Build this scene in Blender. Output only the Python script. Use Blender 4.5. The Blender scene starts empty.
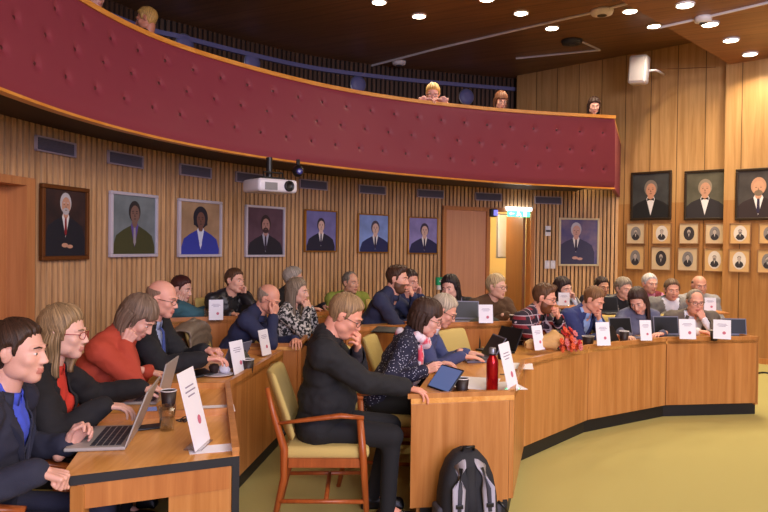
import bpy, math, random
import numpy as np
from mathutils import Vector, Matrix, noise
R = math.radians
random.seed(7)
SC = bpy.context.scene
COL = SC.collection

# ---------------------------------------------------------------- camera, world, big lights, exposure
cam_d = bpy.data.cameras.new('camera'); cam = bpy.data.objects.new('camera', cam_d); COL.objects.link(cam)
FPX = 700.0
cam_d.sensor_width = 36; cam_d.lens = 36 * FPX / 768; cam_d.clip_start = 0.05
CM = Matrix.Rotation(R(90 - 0.82), 4, 'X') @ Matrix.Rotation(R(0.7), 4, 'Z')
cam.matrix_world = Matrix.Translation((0, 0, 1.6)) @ CM
SC.camera = cam
SC.view_settings.view_transform = 'Standard'; SC.view_settings.look = 'None'
SC.view_settings.gamma = 1; SC.view_settings.use_curve_mapping = False
SC.view_settings.exposure = 0.72
w = bpy.data.worlds.new('world'); SC.world = w; w.use_nodes = True
w.node_tree.nodes['Background'].inputs[0].default_value = (0.75, 0.72, 0.9, 1)
w.node_tree.nodes['Background'].inputs[1].default_value = 0.16

def area(name, loc, target, size, power, color, sy=None):
    l = bpy.data.lights.new(name, 'AREA'); l.energy = power; l.color = color
    l.shape = 'RECTANGLE'; l.size = size; l.size_y = sy or size
    o = bpy.data.objects.new(name, l); COL.objects.link(o); o.location = loc
    o.rotation_euler = (Vector(target) - Vector(loc)).to_track_quat('-Z', 'Y').to_euler()
    return o
area('ceiling_fill', (2.6, 4.6, 4.25), (1.0, 5.6, 0), 5.0, 120, (1, .84, .64), 3.0)  # added soft fill under the ceiling, standing in for unseen rows of downlights
area('ceiling_fill_front', (2.0, -0.5, 4.2), (-0.4, 5, 1.0), 4.0, 150, (1, .86, .70), 2.0)  # another added fill, just behind the camera, in place of downlights out of view
area('window_daylight', (3.5, -5.0, 3.0), (0.5, 7, 1.8), 6.0, 420, (.72, .68, 1.0), 2.6)

# ---------------------------------------------------------------- helpers
def srgb(r, g, b):
    f = lambda c: (c / 255 / 12.92) if c / 255 <= .04045 else ((c / 255 + .055) / 1.055) ** 2.4
    return (f(r), f(g), f(b), 1)
_f = -(CM.to_3x3() @ Vector((0, 0, 1))); _r = CM.to_3x3() @ Vector((1, 0, 0)); _u = CM.to_3x3() @ Vector((0, 1, 0))
EYE = Vector((0, 0, 1.6))
def at(px, py, Y=None, z=None):
    """point of the room seen at a place of the photo, at depth Y or at height z"""
    d = _f * FPX + _r * (px - 384) - _u * (py - 256)
    k = Y / d.y if Y is not None else (z - 1.6) / d.z
    return EYE + d * k
def pix(p):
    v = Vector(p) - EYE
    return 384 + FPX * v.dot(_r) / v.dot(_f), 256 - FPX * v.dot(_u) / v.dot(_f)

class MB:
    def __init__(s): s.v = []; s.f = []; s.m = []
    def add(s, vs, fs, m=0):
        b = len(s.v); s.v += [tuple(x) for x in vs]
        for f in fs: s.f.append(tuple(b + i for i in f)); s.m.append(m)
        return s
    def box(s, c, size, m=0, rot=None, taper=None):
        hx, hy, hz = size[0] / 2, size[1] / 2, size[2] / 2
        vs = [Vector((x * hx, y * hy, z * hz)) for z in (-1, 1) for y in (-1, 1) for x in (-1, 1)]
        if taper:
            for q in vs[4:]: q.x *= taper; q.y *= taper
        if rot is not None:
            M = rot if isinstance(rot, Matrix) else Matrix.Rotation(rot, 3, 'Z')
            vs = [M @ q for q in vs]
        c = Vector(c)
        return s.add([q + c for q in vs], [(0, 2, 3, 1), (4, 5, 7, 6), (0, 1, 5, 4), (2, 6, 7, 3), (0, 4, 6, 2), (1, 3, 7, 5)], m)
    def rbox(s, c, size, r=.02, m=0, rot=None, seg=3):
        """box with rounded vertical and horizontal edges (superellipsoid-like stack of rings)"""
        hx, hy, hz = [q / 2 for q in size]; r = min(r, hx, hy, hz)
        rings = []
        for i in range(seg + 1): rings.append((-hz + r - r * math.cos(i / seg * math.pi / 2), r - r * math.sin(i / seg * math.pi / 2)))
        for i in range(seg + 1): rings.append((hz - r + r * math.sin(i / seg * math.pi / 2), r - r * math.cos(i / seg * math.pi / 2)))
        M = rot if isinstance(rot, Matrix) else Matrix.Rotation(rot or 0, 3, 'Z')
        L = []; n = 4 * (seg + 1)
        for z, ins in rings:
            for q, (sx, sy) in enumerate(((1, 1), (-1, 1), (-1, -1), (1, -1))):
                for i in range(seg + 1):
                    a = (q + i / seg) * math.pi / 2
                    rr = max(r - ins, .0005)
                    L.append(M @ Vector((sx * (hx - r) + rr * math.cos(a), sy * (hy - r) + rr * math.sin(a), z)) + Vector(c))
        F = []
        for k in range(len(rings) - 1):
            for i in range(n):
                j = (i + 1) % n; F.append((k * n + i, k * n + j, (k + 1) * n + j, (k + 1) * n + i))
        F.append(tuple(reversed(range(n)))); F.append(tuple((len(rings) - 1) * n + i for i in range(n)))
        return s.add(L, F, m)
    def tube(s, pts, rad, n=10, m=0, cap=True, flat=1.0):
        pts = [Vector(p) for p in pts]
        if not hasattr(rad, '__len__'): rad = [rad] * len(pts)
        L = []; up = Vector((0, 0, 1))
        for i, p in enumerate(pts):
            d = (pts[min(i + 1, len(pts) - 1)] - pts[max(i - 1, 0)]).normalized()
            if abs(d.dot(up)) > .95: up = Vector((0, 1, 0)) if abs(d.y) < .9 else Vector((1, 0, 0))
            x = d.cross(up).normalized(); y = x.cross(d)
            for k in range(n):
                a = 2 * math.pi * k / n
                L.append(p + x * math.cos(a) * rad[i] + y * math.sin(a) * rad[i] * flat)
        F = []
        for i in range(len(pts) - 1):
            for k in range(n):
                j = (k + 1) % n; F.append((i * n + k, i * n + j, (i + 1) * n + j, (i + 1) * n + k))
        if cap: F.append(tuple(reversed(range(n)))); F.append(tuple((len(pts) - 1) * n + k for k in range(n)))
        return s.add(L, F, m)
    def lathe(s, c, prof, n=20, m=0, axis=None):
        M = axis if axis is not None else Matrix.Identity(3); c = Vector(c); L = []; F = []
        for r, z in prof:
            for k in range(n):
                a = 2 * math.pi * k / n; L.append(c + M @ Vector((r * math.cos(a), r * math.sin(a), z)))
        for i in range(len(prof) - 1):
            for k in range(n):
                j = (k + 1) % n; F.append((i * n + k, i * n + j, (i + 1) * n + j, (i + 1) * n + k))
        F.append(tuple(reversed(range(n)))); F.append(tuple((len(prof) - 1) * n + k for k in range(n)))
        return s.add(L, F, m)
    def ell(s, c, r, m=0, rot=None, n=16, k=10):
        c = Vector(c); L = []; F = []
        M = rot if rot is not None else Matrix.Identity(3)
        if not hasattr(r, '__len__'): r = (r, r, r)
        for i in range(1, k):
            t = math.pi * i / k
            for j in range(n):
                a = 2 * math.pi * j / n
                L.append(c + M @ Vector((r[0] * math.sin(t) * math.cos(a), r[1] * math.sin(t) * math.sin(a), r[2] * math.cos(t))))
        L.append(c + M @ Vector((0, 0, r[2]))); L.append(c + M @ Vector((0, 0, -r[2])))
        T = len(L) - 2; B = len(L) - 1
        for i in range(k - 2):
            for j in range(n):
                q = (j + 1) % n; F.append((i * n + j, (i + 1) * n + j, (i + 1) * n + q, i * n + q))
        for j in range(n):
            q = (j + 1) % n; F.append((T, j, q)); F.append((B, (k - 2) * n + q, (k - 2) * n + j))
        return s.add(L, F, m)
    def prism(s, poly, z0, z1, m=0):
        n = len(poly)
        area2 = sum(poly[i][0] * poly[(i + 1) % n][1] - poly[(i + 1) % n][0] * poly[i][1] for i in range(n))
        if area2 < 0: poly = list(reversed(poly))
        L = [(p[0], p[1], z0) for p in poly] + [(p[0], p[1], z1) for p in poly]
        F = [tuple(reversed(range(n))), tuple(n + i for i in range(n))]
        for i in range(n): j = (i + 1) % n; F.append((i, j, n + j, n + i))
        return s.add(L, F, m)
    def capsule(s, a, b, ra, rb, n=14):
        a, b = Vector(a), Vector(b); d = b - a; L = d.length
        if L < 1e-5: return s.ell(a, ra)
        q = d.normalized().to_track_quat('Z', 'Y').to_matrix()
        prof = [(ra * math.cos(t), ra * math.sin(t)) for t in [R(x) for x in (-89, -65, -40, -15)]]
        prof += [(rb * math.cos(t), L + rb * math.sin(t)) for t in [R(x) for x in (15, 40, 65, 89)]]
        return s.lathe(a, prof, n, 0, q)
    def strip(s, A, B, m=0, close=False):
        n = len(A); F = [(i, i + 1, n + i + 1, n + i) for i in range(n - 1)]
        return s.add(list(A) + list(B), F, m)
    def mesh(s, name, mats, smooth=False):
        me = bpy.data.meshes.new(name); me.from_pydata(s.v, [], s.f)
        if not isinstance(mats, (list, tuple)): mats = [mats]
        for m in mats: me.materials.append(m)
        me.polygons.foreach_set('material_index', s.m)
        if smooth: me.polygons.foreach_set('use_smooth', [True] * len(s.f))
        me.update(); return me
    def build(s, name, mats, parent=None, smooth=False, bevel=0, loc=None):
        me = s.mesh(name, mats, smooth)
        o = bpy.data.objects.new(name, me); COL.objects.link(o)
        if parent: o.parent = parent
        if loc: o.location = loc
        if bevel:
            b = o.modifiers.new('bevel', 'BEVEL'); b.width = bevel; b.segments = 2; b.limit_method = 'ANGLE'; b.angle_limit = R(40)
        return o
def tag(o, label=None, cat=None, group=None, kind=None):
    if label: o['label'] = label
    if cat: o['category'] = cat
    if group: o['group'] = group
    if kind: o['kind'] = kind
    return o
def thing(name, label, cat, loc=(0, 0, 0), rotz=0, group=None):
    o = bpy.data.objects.new(name, None); COL.objects.link(o); o.empty_display_size = .1
    o.location = loc; o.rotation_euler = (0, 0, rotz)
    return tag(o, label, cat, group)
def copy_tree(o, parent=None):
    c = o.copy(); COL.objects.link(c); c.parent = parent
    for ch in list(o.children): copy_tree(ch, c)
    return c
def part_label(o, label): o['label'] = label; return o

# ---------------------------------------------------------------- materials
def newmat(name):
    m = bpy.data.materials.new(name); m.use_nodes = True
    return m, m.node_tree.nodes, m.node_tree.links, m.node_tree.nodes['Principled BSDF']
def mat(name, col, rough=.6, metal=0, bump=0, bscale=60, var=0, spec=.5, emit=None, es=0, sheen=0, trans=0):
    m, N, L, b = newmat(name)
    b.inputs['Base Color'].default_value = col; b.inputs['Roughness'].default_value = rough
    b.inputs['Metallic'].default_value = metal; b.inputs['Specular IOR Level'].default_value = spec
    if sheen: b.inputs['Sheen Weight'].default_value = sheen
    if trans: b.inputs['Transmission Weight'].default_value = trans
    if emit: b.inputs['Emission Color'].default_value = emit; b.inputs['Emission Strength'].default_value = es
    if bump or var:
        tc = N.new('ShaderNodeTexCoord'); n = N.new('ShaderNodeTexNoise'); n.inputs['Scale'].default_value = bscale; n.inputs['Detail'].default_value = 4
        L.new(tc.outputs['Object'], n.inputs['Vector'])
        if bump:
            bp = N.new('ShaderNodeBump'); bp.inputs['Strength'].default_value = bump; bp.inputs['Distance'].default_value = .01
            L.new(n.outputs['Fac'], bp.inputs['Height']); L.new(bp.outputs['Normal'], b.inputs['Normal'])
        if var:
            mx = N.new('ShaderNodeMix'); mx.data_type = 'RGBA'
            mx.inputs['A'].default_value = tuple(c * (1 - var) for c in col[:3]) + (1,)
            mx.inputs['B'].default_value = tuple(min(1, c * (1 + var)) for c in col[:3]) + (1,)
            L.new(n.outputs['Fac'], mx.inputs['Factor']); L.new(mx.outputs['Result'], b.inputs['Base Color'])
    return m
def wood(name, c1, c2, stretch=(14, 14, .7), rough=.38, island=0, seam=None, coord='Object', bump=.08, c3=None):
    """streaky grain; seam=(u width, colour factor) draws panel joints along u of the UV map"""
    m, N, L, b = newmat(name)
    tc = N.new('ShaderNodeTexCoord'); mp = N.new('ShaderNodeMapping'); mp.inputs['Scale'].default_value = stretch
    L.new(tc.outputs[coord], mp.inputs['Vector'])
    n = N.new('ShaderNodeTexNoise'); n.inputs['Scale'].default_value = 1.6; n.inputs['Detail'].default_value = 8; n.inputs['Roughness'].default_value = .62; n.inputs['Distortion'].default_value = .6
    L.new(mp.outputs[0], n.inputs['Vector'])
    cr = N.new('ShaderNodeValToRGB'); cr.color_ramp.elements[0].position = .32; cr.color_ramp.elements[1].position = .7
    cr.color_ramp.elements[0].color = c1; cr.color_ramp.elements[1].color = c2
    L.new(n.outputs['Fac'], cr.inputs[0]); out = cr.outputs[0]
    if island:
        g = N.new('ShaderNodeNewGeometry'); mr = N.new('ShaderNodeMapRange')
        mr.inputs['To Min'].default_value = 1 - island; mr.inputs['To Max'].default_value = 1 + island * .7
        L.new(g.outputs['Random Per Island'], mr.inputs[0])
        hs = N.new('ShaderNodeHueSaturation'); L.new(mr.outputs[0], hs.inputs['Value']); L.new(out, hs.inputs['Color']); out = hs.outputs[0]
        ad = N.new('ShaderNodeVectorMath'); ad.operation = 'ADD'; L.new(tc.outputs[coord], ad.inputs[0])
        ml = N.new('ShaderNodeMath'); ml.operation = 'MULTIPLY'; ml.inputs[1].default_value = 37; L.new(g.outputs['Random Per Island'], ml.inputs[0])
        L.new(ml.outputs[0], ad.inputs[1]); L.new(ad.outputs[0], mp.inputs['Vector'])
    if seam:
        uv = N.new('ShaderNodeSeparateXYZ'); L.new(tc.outputs['UV'], uv.inputs[0])
        dv = N.new('ShaderNodeMath'); dv.operation = 'DIVIDE'; dv.inputs[1].default_value = seam[0]; L.new(uv.outputs[0], dv.inputs[0])
        fr = N.new('ShaderNodeMath'); fr.operation = 'FRACT'; L.new(dv.outputs[0], fr.inputs[0])
        fl = N.new('ShaderNodeMath'); fl.operation = 'FLOOR'; L.new(dv.outputs[0], fl.inputs[0])
        wn = N.new('ShaderNodeTexWhiteNoise'); wn.noise_dimensions = '1D'; L.new(fl.outputs[0], wn.inputs['W'])
        mr = N.new('ShaderNodeMapRange'); mr.inputs['To Min'].default_value = 1 - seam[1]; mr.inputs['To Max'].default_value = 1 + seam[1]; L.new(wn.outputs['Value'], mr.inputs[0])
        hs = N.new('ShaderNodeHueSaturation'); L.new(mr.outputs[0], hs.inputs['Value']); L.new(out, hs.inputs['Color'])
        lt = N.new('ShaderNodeMath'); lt.operation = 'LESS_THAN'; lt.inputs[1].default_value = seam[2]; L.new(fr.outputs[0], lt.inputs[0])
        mx = N.new('ShaderNodeMix'); mx.data_type = 'RGBA'; L.new(lt.outputs[0], mx.inputs['Factor']); L.new(hs.outputs[0], mx.inputs['A'])
        mx.inputs['B'].default_value = tuple(c * .35 for c in c1[:3]) + (1,); out = mx.outputs['Result']
        av = N.new('ShaderNodeVectorMath'); av.operation = 'ADD'; L.new(tc.outputs[coord], av.inputs[0]); L.new(wn.outputs['Color'], av.inputs[1]); L.new(av.outputs[0], mp.inputs['Vector'])
    L.new(out, b.inputs['Base Color']); b.inputs['Roughness'].default_value = rough
    bp = N.new('ShaderNodeBump'); bp.inputs['Strength'].default_value = bump; bp.inputs['Distance'].default_value = .004
    L.new(n.outputs['Fac'], bp.inputs['Height']); L.new(bp.outputs['Normal'], b.inputs['Normal'])
    return m
def pattern(name, kind, c1, c2, scale=60, thr=.5, c3=None):
    m, N, L, b = newmat(name); b.inputs['Roughness'].default_value = .85
    tc = N.new('ShaderNodeTexCoord'); mx = N.new('ShaderNodeMix'); mx.data_type = 'RGBA'
    mx.inputs['A'].default_value = c1; mx.inputs['B'].default_value = c2; out = mx.outputs['Result']
    if kind == 'dots':
        v = N.new('ShaderNodeTexVoronoi'); v.inputs['Scale'].default_value = scale; L.new(tc.outputs['Object'], v.inputs['Vector'])
        lt = N.new('ShaderNodeMath'); lt.operation = 'LESS_THAN'; lt.inputs[1].default_value = thr; L.new(v.outputs['Distance'], lt.inputs[0]); L.new(lt.outputs[0], mx.inputs['Factor'])
    elif kind == 'check':
        c = N.new('ShaderNodeTexChecker'); c.inputs['Scale'].default_value = scale; L.new(tc.outputs['Object'], c.inputs['Vector']); L.new(c.outputs['Fac'], mx.inputs['Factor'])
    elif kind == 'plaid':
        sp = N.new('ShaderNodeSeparateXYZ'); L.new(tc.outputs['Object'], sp.inputs[0]); prev = None
        for k in (0, 2):
            a = N.new('ShaderNodeMath'); a.operation = 'MULTIPLY'; a.inputs[1].default_value = scale; L.new(sp.outputs[k], a.inputs[0])
            f = N.new('ShaderNodeMath'); f.operation = 'FRACT'; L.new(a.outputs[0], f.inputs[0])
            t = N.new('ShaderNodeMath'); t.operation = 'LESS_THAN'; t.inputs[1].default_value = thr; L.new(f.outputs[0], t.inputs[0])
            f2 = N.new('ShaderNodeMath'); f2.operation = 'GREATER_THAN'; f2.inputs[1].default_value = .6; L.new(f.outputs[0], f2.inputs[0])
            if prev is None: prev = t; prev2 = f2
            else:
                q = N.new('ShaderNodeMath'); q.operation = 'MAXIMUM'; L.new(prev.outputs[0], q.inputs[0]); L.new(t.outputs[0], q.inputs[1]); prev = q
                q2 = N.new('ShaderNodeMath'); q2.operation = 'MULTIPLY'; L.new(prev2.outputs[0], q2.inputs[0]); L.new(f2.outputs[0], q2.inputs[1]); prev2 = q2
        m2 = N.new('ShaderNodeMix'); m2.data_type = 'RGBA'; m2.inputs['A'].default_value = c1; m2.inputs['B'].default_value = c3
        L.new(prev2.outputs[0], m2.inputs['Factor']); L.new(m2.outputs['Result'], mx.inputs['A']); L.new(prev.outputs[0], mx.inputs['Factor'])
    elif kind == 'blotch':
        n = N.new('ShaderNodeTexNoise'); n.inputs['Scale'].default_value = scale; n.inputs['Detail'].default_value = 3; L.new(tc.outputs['Object'], n.inputs['Vector'])
        cr = N.new('ShaderNodeValToRGB'); cr.color_ramp.elements[0].position = thr - .06; cr.color_ramp.elements[1].position = thr + .06
        L.new(n.outputs['Fac'], cr.inputs[0]); L.new(cr.outputs[0], mx.inputs['Factor'])
    elif kind == 'soft':
        n = N.new('ShaderNodeTexNoise'); n.inputs['Scale'].default_value = scale; n.inputs['Detail'].default_value = 3; L.new(tc.outputs['Object'], n.inputs['Vector'])
        cr = N.new('ShaderNodeValToRGB'); cr.color_ramp.elements[0].position = .3; cr.color_ramp.elements[1].position = .7
        L.new(n.outputs['Fac'], cr.inputs[0]); L.new(cr.outputs[0], mx.inputs['Factor'])
    L.new(out, b.inputs['Base Color']); return m

M = {}
M['slat'] = wood('slat_wood', srgb(182, 134, 88), srgb(226, 182, 134), (30, 30, 1.4), .5, island=.16)
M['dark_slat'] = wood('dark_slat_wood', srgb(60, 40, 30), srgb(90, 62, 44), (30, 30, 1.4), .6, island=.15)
M['gap'] = mat('slat_gap_black', srgb(24, 14, 10), .9)
M['panel_hi'] = wood('upper_panel_wood', srgb(168, 124, 72), srgb(200, 156, 102), (9, 9, .5), .42, seam=(.42, .06, .03))
M['panel_lo'] = wood('lower_panel_wood', srgb(156, 104, 54), srgb(188, 136, 80), (9, 9, .5), .42, seam=(.42, .06, .03))
M['door'] = wood('door_wood', srgb(176, 112, 66), srgb(200, 136, 84), (14, 14, .5), .42)
M['door_pale'] = wood('pale_door_wood', srgb(196, 138, 104), srgb(212, 156, 120), (20, 20, .5), .5)
M['door_dark'] = wood('brown_door_wood', srgb(120, 70, 34), srgb(146, 90, 46), (20, 20, .5), .42)
M['desk'] = wood('desk_veneer', srgb(172, 108, 50), srgb(206, 144, 82), (9, 9, .45), .32)
M['desktop'] = wood('desktop_veneer', srgb(210, 140, 60), srgb(240, 180, 104), (16, 1.2, 16), .28)
M['desk_rear'] = wood('rear_desk_veneer', srgb(164, 96, 44), srgb(200, 132, 70), (9, 9, .45), .35)
M['ceil'] = wood('ceiling_boards', srgb(106, 74, 48), srgb(142, 102, 68), (9, .6, 9), .42, seam=(.3, .1, .03), coord='UV')
M['ceil_low'] = wood('lower_ceiling_boards', srgb(128, 80, 46), srgb(164, 110, 68), (9, .6, 9), .42, seam=(.3, .08, .03), coord='UV')
M['rail'] = wood('rail_wood', srgb(196, 120, 40), srgb(224, 156, 70), (3, 3, 12), .3)
M['chairwood'] = wood('chair_teak', srgb(140, 66, 24), srgb(182, 96, 44), (14, 14, 1.5), .35)
M['carpet'] = mat('olive_carpet', srgb(190, 178, 112), .95, bump=.5, bscale=420, var=.14, spec=.1)
M['fascia'] = mat('red_leatherette', srgb(130, 47, 62), .55, bump=.1, bscale=300, var=.05)
M['button'] = mat('tuft_button_red', srgb(70, 16, 24), .3)
M['kick'] = mat('black_kick', srgb(22, 22, 26), .5)
M['black'] = mat('black_plastic', srgb(16, 16, 18), .4)
M['darkgrey'] = mat('dark_grey', srgb(52, 54, 60), .5)
M['grey'] = mat('grey_metal', srgb(150, 150, 156), .35, .6)
M['silver'] = mat('silver_frame', srgb(204, 200, 216), .3, .25)
M['gold'] = mat('gold_frame', srgb(170, 122, 52), .35, .7)
M['bronze'] = mat('bronze_frame', srgb(112, 66, 30), .4, .4)
M['white'] = mat('white_paper', srgb(238, 236, 244), .7)
M['whiteplastic'] = mat('white_plastic', srgb(226, 222, 228), .4)
M['cream'] = mat('cream_wall', srgb(230, 206, 150), .8)
M['plaster'] = mat('dark_plaster', srgb(60, 50, 46), .9)
M['soffit'] = mat('soffit_brown', srgb(70, 48, 36), .8)
M['fabric'] = mat('olive_fabric', srgb(200, 176, 104), .9, bump=.3, bscale=300, var=.08)
M['lamp'] = mat('lamp_glow', (1, 1, 1, 1), .5, emit=(1, .86, .62, 1), es=9)
M['screen'] = mat('laptop_screen', srgb(60, 70, 100), .2, emit=srgb(120, 140, 200), es=.28)
M['screen_dim'] = mat('dim_screen', srgb(90, 110, 170), .2, emit=srgb(120, 120, 200), es=.06)
def clear(name, fac, tint=(1, 1, 1, 1)):
    m, N, L, b = newmat(name); t = N.new('ShaderNodeBsdfTransparent'); t.inputs[0].default_value = tint; g = N.new('ShaderNodeBsdfGlossy'); g.inputs['Roughness'].default_value = .05
    lw = N.new('ShaderNodeLayerWeight'); lw.inputs[0].default_value = fac; mx = N.new('ShaderNodeMixShader'); L.new(lw.outputs['Facing'], mx.inputs[0]); L.new(t.outputs[0], mx.inputs[1]); L.new(g.outputs[0], mx.inputs[2])
    N.remove(b); L.new(mx.outputs[0], N['Material Output'].inputs[0]); return m
M['glass'] = clear('clear_glass', .35)
M['water'] = clear('water', .25, (.8, .85, .9, 1))
M['cup'] = mat('dark_paper_cup', srgb(44, 30, 28), .5)
M['lid'] = mat('cup_rim_white', srgb(230, 225, 225), .5)
M['red_metal'] = mat('red_metal', srgb(176, 20, 26), .22, .55)
M['ink'] = mat('grey_print', srgb(150, 140, 160), .8)
M['emblem'] = mat('pink_emblem', srgb(200, 110, 130), .8)
M['vent'] = mat('vent_grey', srgb(98, 94, 108), .6)
M['ventframe'] = mat('vent_frame', srgb(176, 160, 168), .5)
M['slate'] = mat('slate_grey_case', srgb(112, 112, 130), .45)
M['silvercase'] = mat('silver_grey_case', srgb(168, 162, 156), .4)
# ================================================================ THE ROOM
def spline(pts, step=.02):
    P = [Vector(p) for p in pts]; P = [P[0] * 2 - P[1]] + P + [P[-1] * 2 - P[-2]]; out = []
    for i in range(1, len(P) - 2):
        a, b, c, d = P[i - 1], P[i], P[i + 1], P[i + 2]
        n = max(4, int((c - b).length / step))
        for k in range(n):
            t = k / n
            out.append(.5 * ((2 * b) + (c - a) * t + (2 * a - 5 * b + 4 * c - d) * t * t + (3 * b - a - 3 * c + d) * t ** 3))
    out.append(P[-2]); return out
class Curve:
    def __init__(s, pts):
        s.p = [Vector((q[0], q[1], 0)) for q in spline([Vector((q[0], q[1], 0)) for q in pts])]
        s.s = [0]
        for i in range(1, len(s.p)): s.s.append(s.s[-1] + (s.p[i] - s.p[i - 1]).length)
        s.L = s.s[-1]
    def pos(s, t):
        t = min(max(t, 0), s.L - 1e-6); i = int(np.searchsorted(s.s, t, side='right')) - 1
        k = (t - s.s[i]) / max(1e-9, s.s[i + 1] - s.s[i]); return s.p[i].lerp(s.p[i + 1], k)
    def dir(s, t): return (s.pos(t + .15) - s.pos(t - .15)).normalized()
    def nor(s, t): d = s.dir(t); return Vector((d.y, -d.x, 0))          # into the room
    def find(s, px, z=1.8):
        best = None
        for i in range(0, len(s.p)):
            if s.p[i].y < .5: continue
            q = pix((s.p[i].x, s.p[i].y, z))[0]
            if best is None or abs(q - px) < best[0]: best = (abs(q - px), s.s[i])
        return best[1]
VENTS = [(55, 147), (125, 160), (195, 171.5), (250, 178.5), (313, 185), (372, 190), (430, 194), (488, 197), (548, 200.5)]
HV = 2.38
vp = [at(x, y, z=HV) for x, y in VENTS]
end = at(624, 230, Y=11.45)
# ease the measured points on to one smooth arc
A = np.array([[p.x, p.y] for p in vp] + [[end.x, end.y]])
cx_, cy_, k_ = np.linalg.lstsq(np.c_[2 * A, np.ones(len(A))], (A ** 2).sum(1), rcond=None)[0]
RAD = math.sqrt(k_ + cx_ ** 2 + cy_ ** 2)
print('ARC', cx_, cy_, RAD)
def arc(r, a): return (cx_ + r * math.cos(a), cy_ + r * math.sin(a))
a_end = math.atan2(end.y - cy_, end.x - cx_)
angs = [math.pi + .50 + (a_end - math.pi - .50) * i / 60 for i in range(61)]
WALL = Curve([arc(RAD, a) for a in angs])
def wallpt(s, off, z): p = WALL.pos(s) + WALL.nor(s) * off; return Vector((p.x, p.y, z))
def find2(px, z, off):
    s = WALL.find(px, z)
    for _ in range(6):
        q0_, q1_ = pix(wallpt(s, off, z))[0], pix(wallpt(s + .05, off, z))[0]; s += (px - q0_) / max(1, (q1_ - q0_)) * .05
    return s
def rotz_of(n): return math.atan2(n.y, n.x) + math.pi / 2       # local -Y looks along n

def uvmesh(name, quads, mats, parent=None):
    """quads: list of (4 points, 4 uvs, material index)"""
    V = []; F = []; U = []; mi = []
    for pts, uvs, m in quads:
        b = len(V); V += [tuple(p) for p in pts]; F.append((b, b + 1, b + 2, b + 3)); U += uvs; mi.append(m)
    me = bpy.data.meshes.new(name); me.from_pydata(V, [], F)
    for m in mats: me.materials.append(m)
    me.polygons.foreach_set('material_index', mi)
    l = me.uv_layers.new(name='UVMap'); l.data.foreach_set('uv', [c for u in U for c in u])
    o = bpy.data.objects.new(name, me); COL.objects.link(o)
    if parent: o.parent = parent
    return o

# floor and the low riser under the rear rows
f = MB(); f.box((1.5, 5, -.05), (16, 20, .1)); tag(f.build('floor', M['carpet']), kind='structure')
RISE = .15
# curved slat wall, openings for the doors
TOPZ = 2.56
sL0, sL1 = WALL.find(-40, 1.5), WALL.find(30, 1.5)
sD0, sD1, sD2 = WALL.find(443, 1.6), WALL.find(487, 1.6), WALL.find(531, 1.6)
DZ = 2.16; LZ = 2.03
mb = MB(); s = 0.0; k = 0
while s < WALL.L - .03:
    z0 = 0.0
    if sL0 < s + .02 and s < sL1: z0 = LZ + .05
    if sD0 - .03 < s + .02 and s < sD2: z0 = DZ + .06
    p = wallpt(s + .02, .009, (z0 + TOPZ) / 2)
    mb.box(p, (.046, .018, TOPZ - z0), 0, rotz_of(WALL.nor(s + .02)))
    s += .069
n = 120
for i in range(n):
    a, b = WALL.L * i / n, WALL.L * (i + 1) / n; m_ = (a + b) / 2; z0 = 0
    if sL0 < m_ < sL1: z0 = LZ + .05
    if sD0 < m_ < sD2: z0 = DZ + .06
    pa, pb = wallpt(a, -.1, 0), wallpt(b, -.1, 0); qa, qb = wallpt(a, 0, 0), wallpt(b, 0, 0)
    mb.prism([pa[:2], pb[:2], qb[:2], qa[:2]], z0, TOPZ, 1)
tag(mb.build('wall_left', [M['slat'], M['gap']]), kind='structure')

def wallbox(mb, s0, s1, off0, off1, z0, z1, m=0, n=6):
    A = [wallpt(s0 + (s1 - s0) * i / n, off0, 0)[:2] for i in range(n + 1)]
    B = [wallpt(s0 + (s1 - s0) * i / n, off1, 0)[:2] for i in range(n + 1)]
    for i in range(n): mb.prism([A[i], A[i + 1], B[i + 1], B[i]], z0, z1, m)
# door at the far left: set back in its frame
d = MB(); wallbox(d, sL0, sL1 - .1, -.16, -.12, 0, LZ); dr = tag(d.build('door_1', M['door']), kind='structure')
d = MB(); wallbox(d, sL1 - .1, sL1, -.2, .05, 0, LZ + .05); wallbox(d, sL0, sL1, -.2, .05, LZ, LZ + .06)
d.build('door_frame', M['door'], dr)
# double door: closed pale leaf, doorway, open leaf
dd = MB(); wallbox(dd, sD0 + .03, sD1 - .02, -.05, -.0, 0, DZ); d2 = tag(dd.build('door_2', M['door_pale']), kind='structure')
fr = MB(); wallbox(fr, sD0 - .02, sD2 + .04, -.12, .04, DZ, DZ + .06)
for q in (sD0, sD1, sD2): wallbox(fr, q - .03, q + .03, -.12, .04, 0, DZ, 0, 1)
tag(fr.build('trim_1', M['door']), kind='structure')
# open leaf swung out into the corridor
hinge = wallpt(sD2 - .04, -.12, 0); far_ = hinge + Vector((-.13, .81, 0)).normalized() * .82
nn = Vector((hinge.y - far_.y, far_.x - hinge.x, 0)).normalized() * .045
lf = MB(); lf.prism([hinge[:2], far_[:2], (far_ + nn)[:2], (hinge + nn)[:2]], .01, DZ - .02)
l3 = tag(lf.build('door_3', M['door_dark']), kind='structure')
hd = MB(); hp = far_.lerp(hinge, .1) - nn.normalized() * .03
hd.tube([hp + Vector((0, 0, 1.05)), hp - nn.normalized() * .04 + Vector((0, 0, 1.05)), hp - nn.normalized() * .04 + (hinge - far_).normalized() * .12 + Vector((0, 0, 1.05))], .01)
hd.build('door_handle', M['gold'], l3)
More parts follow.
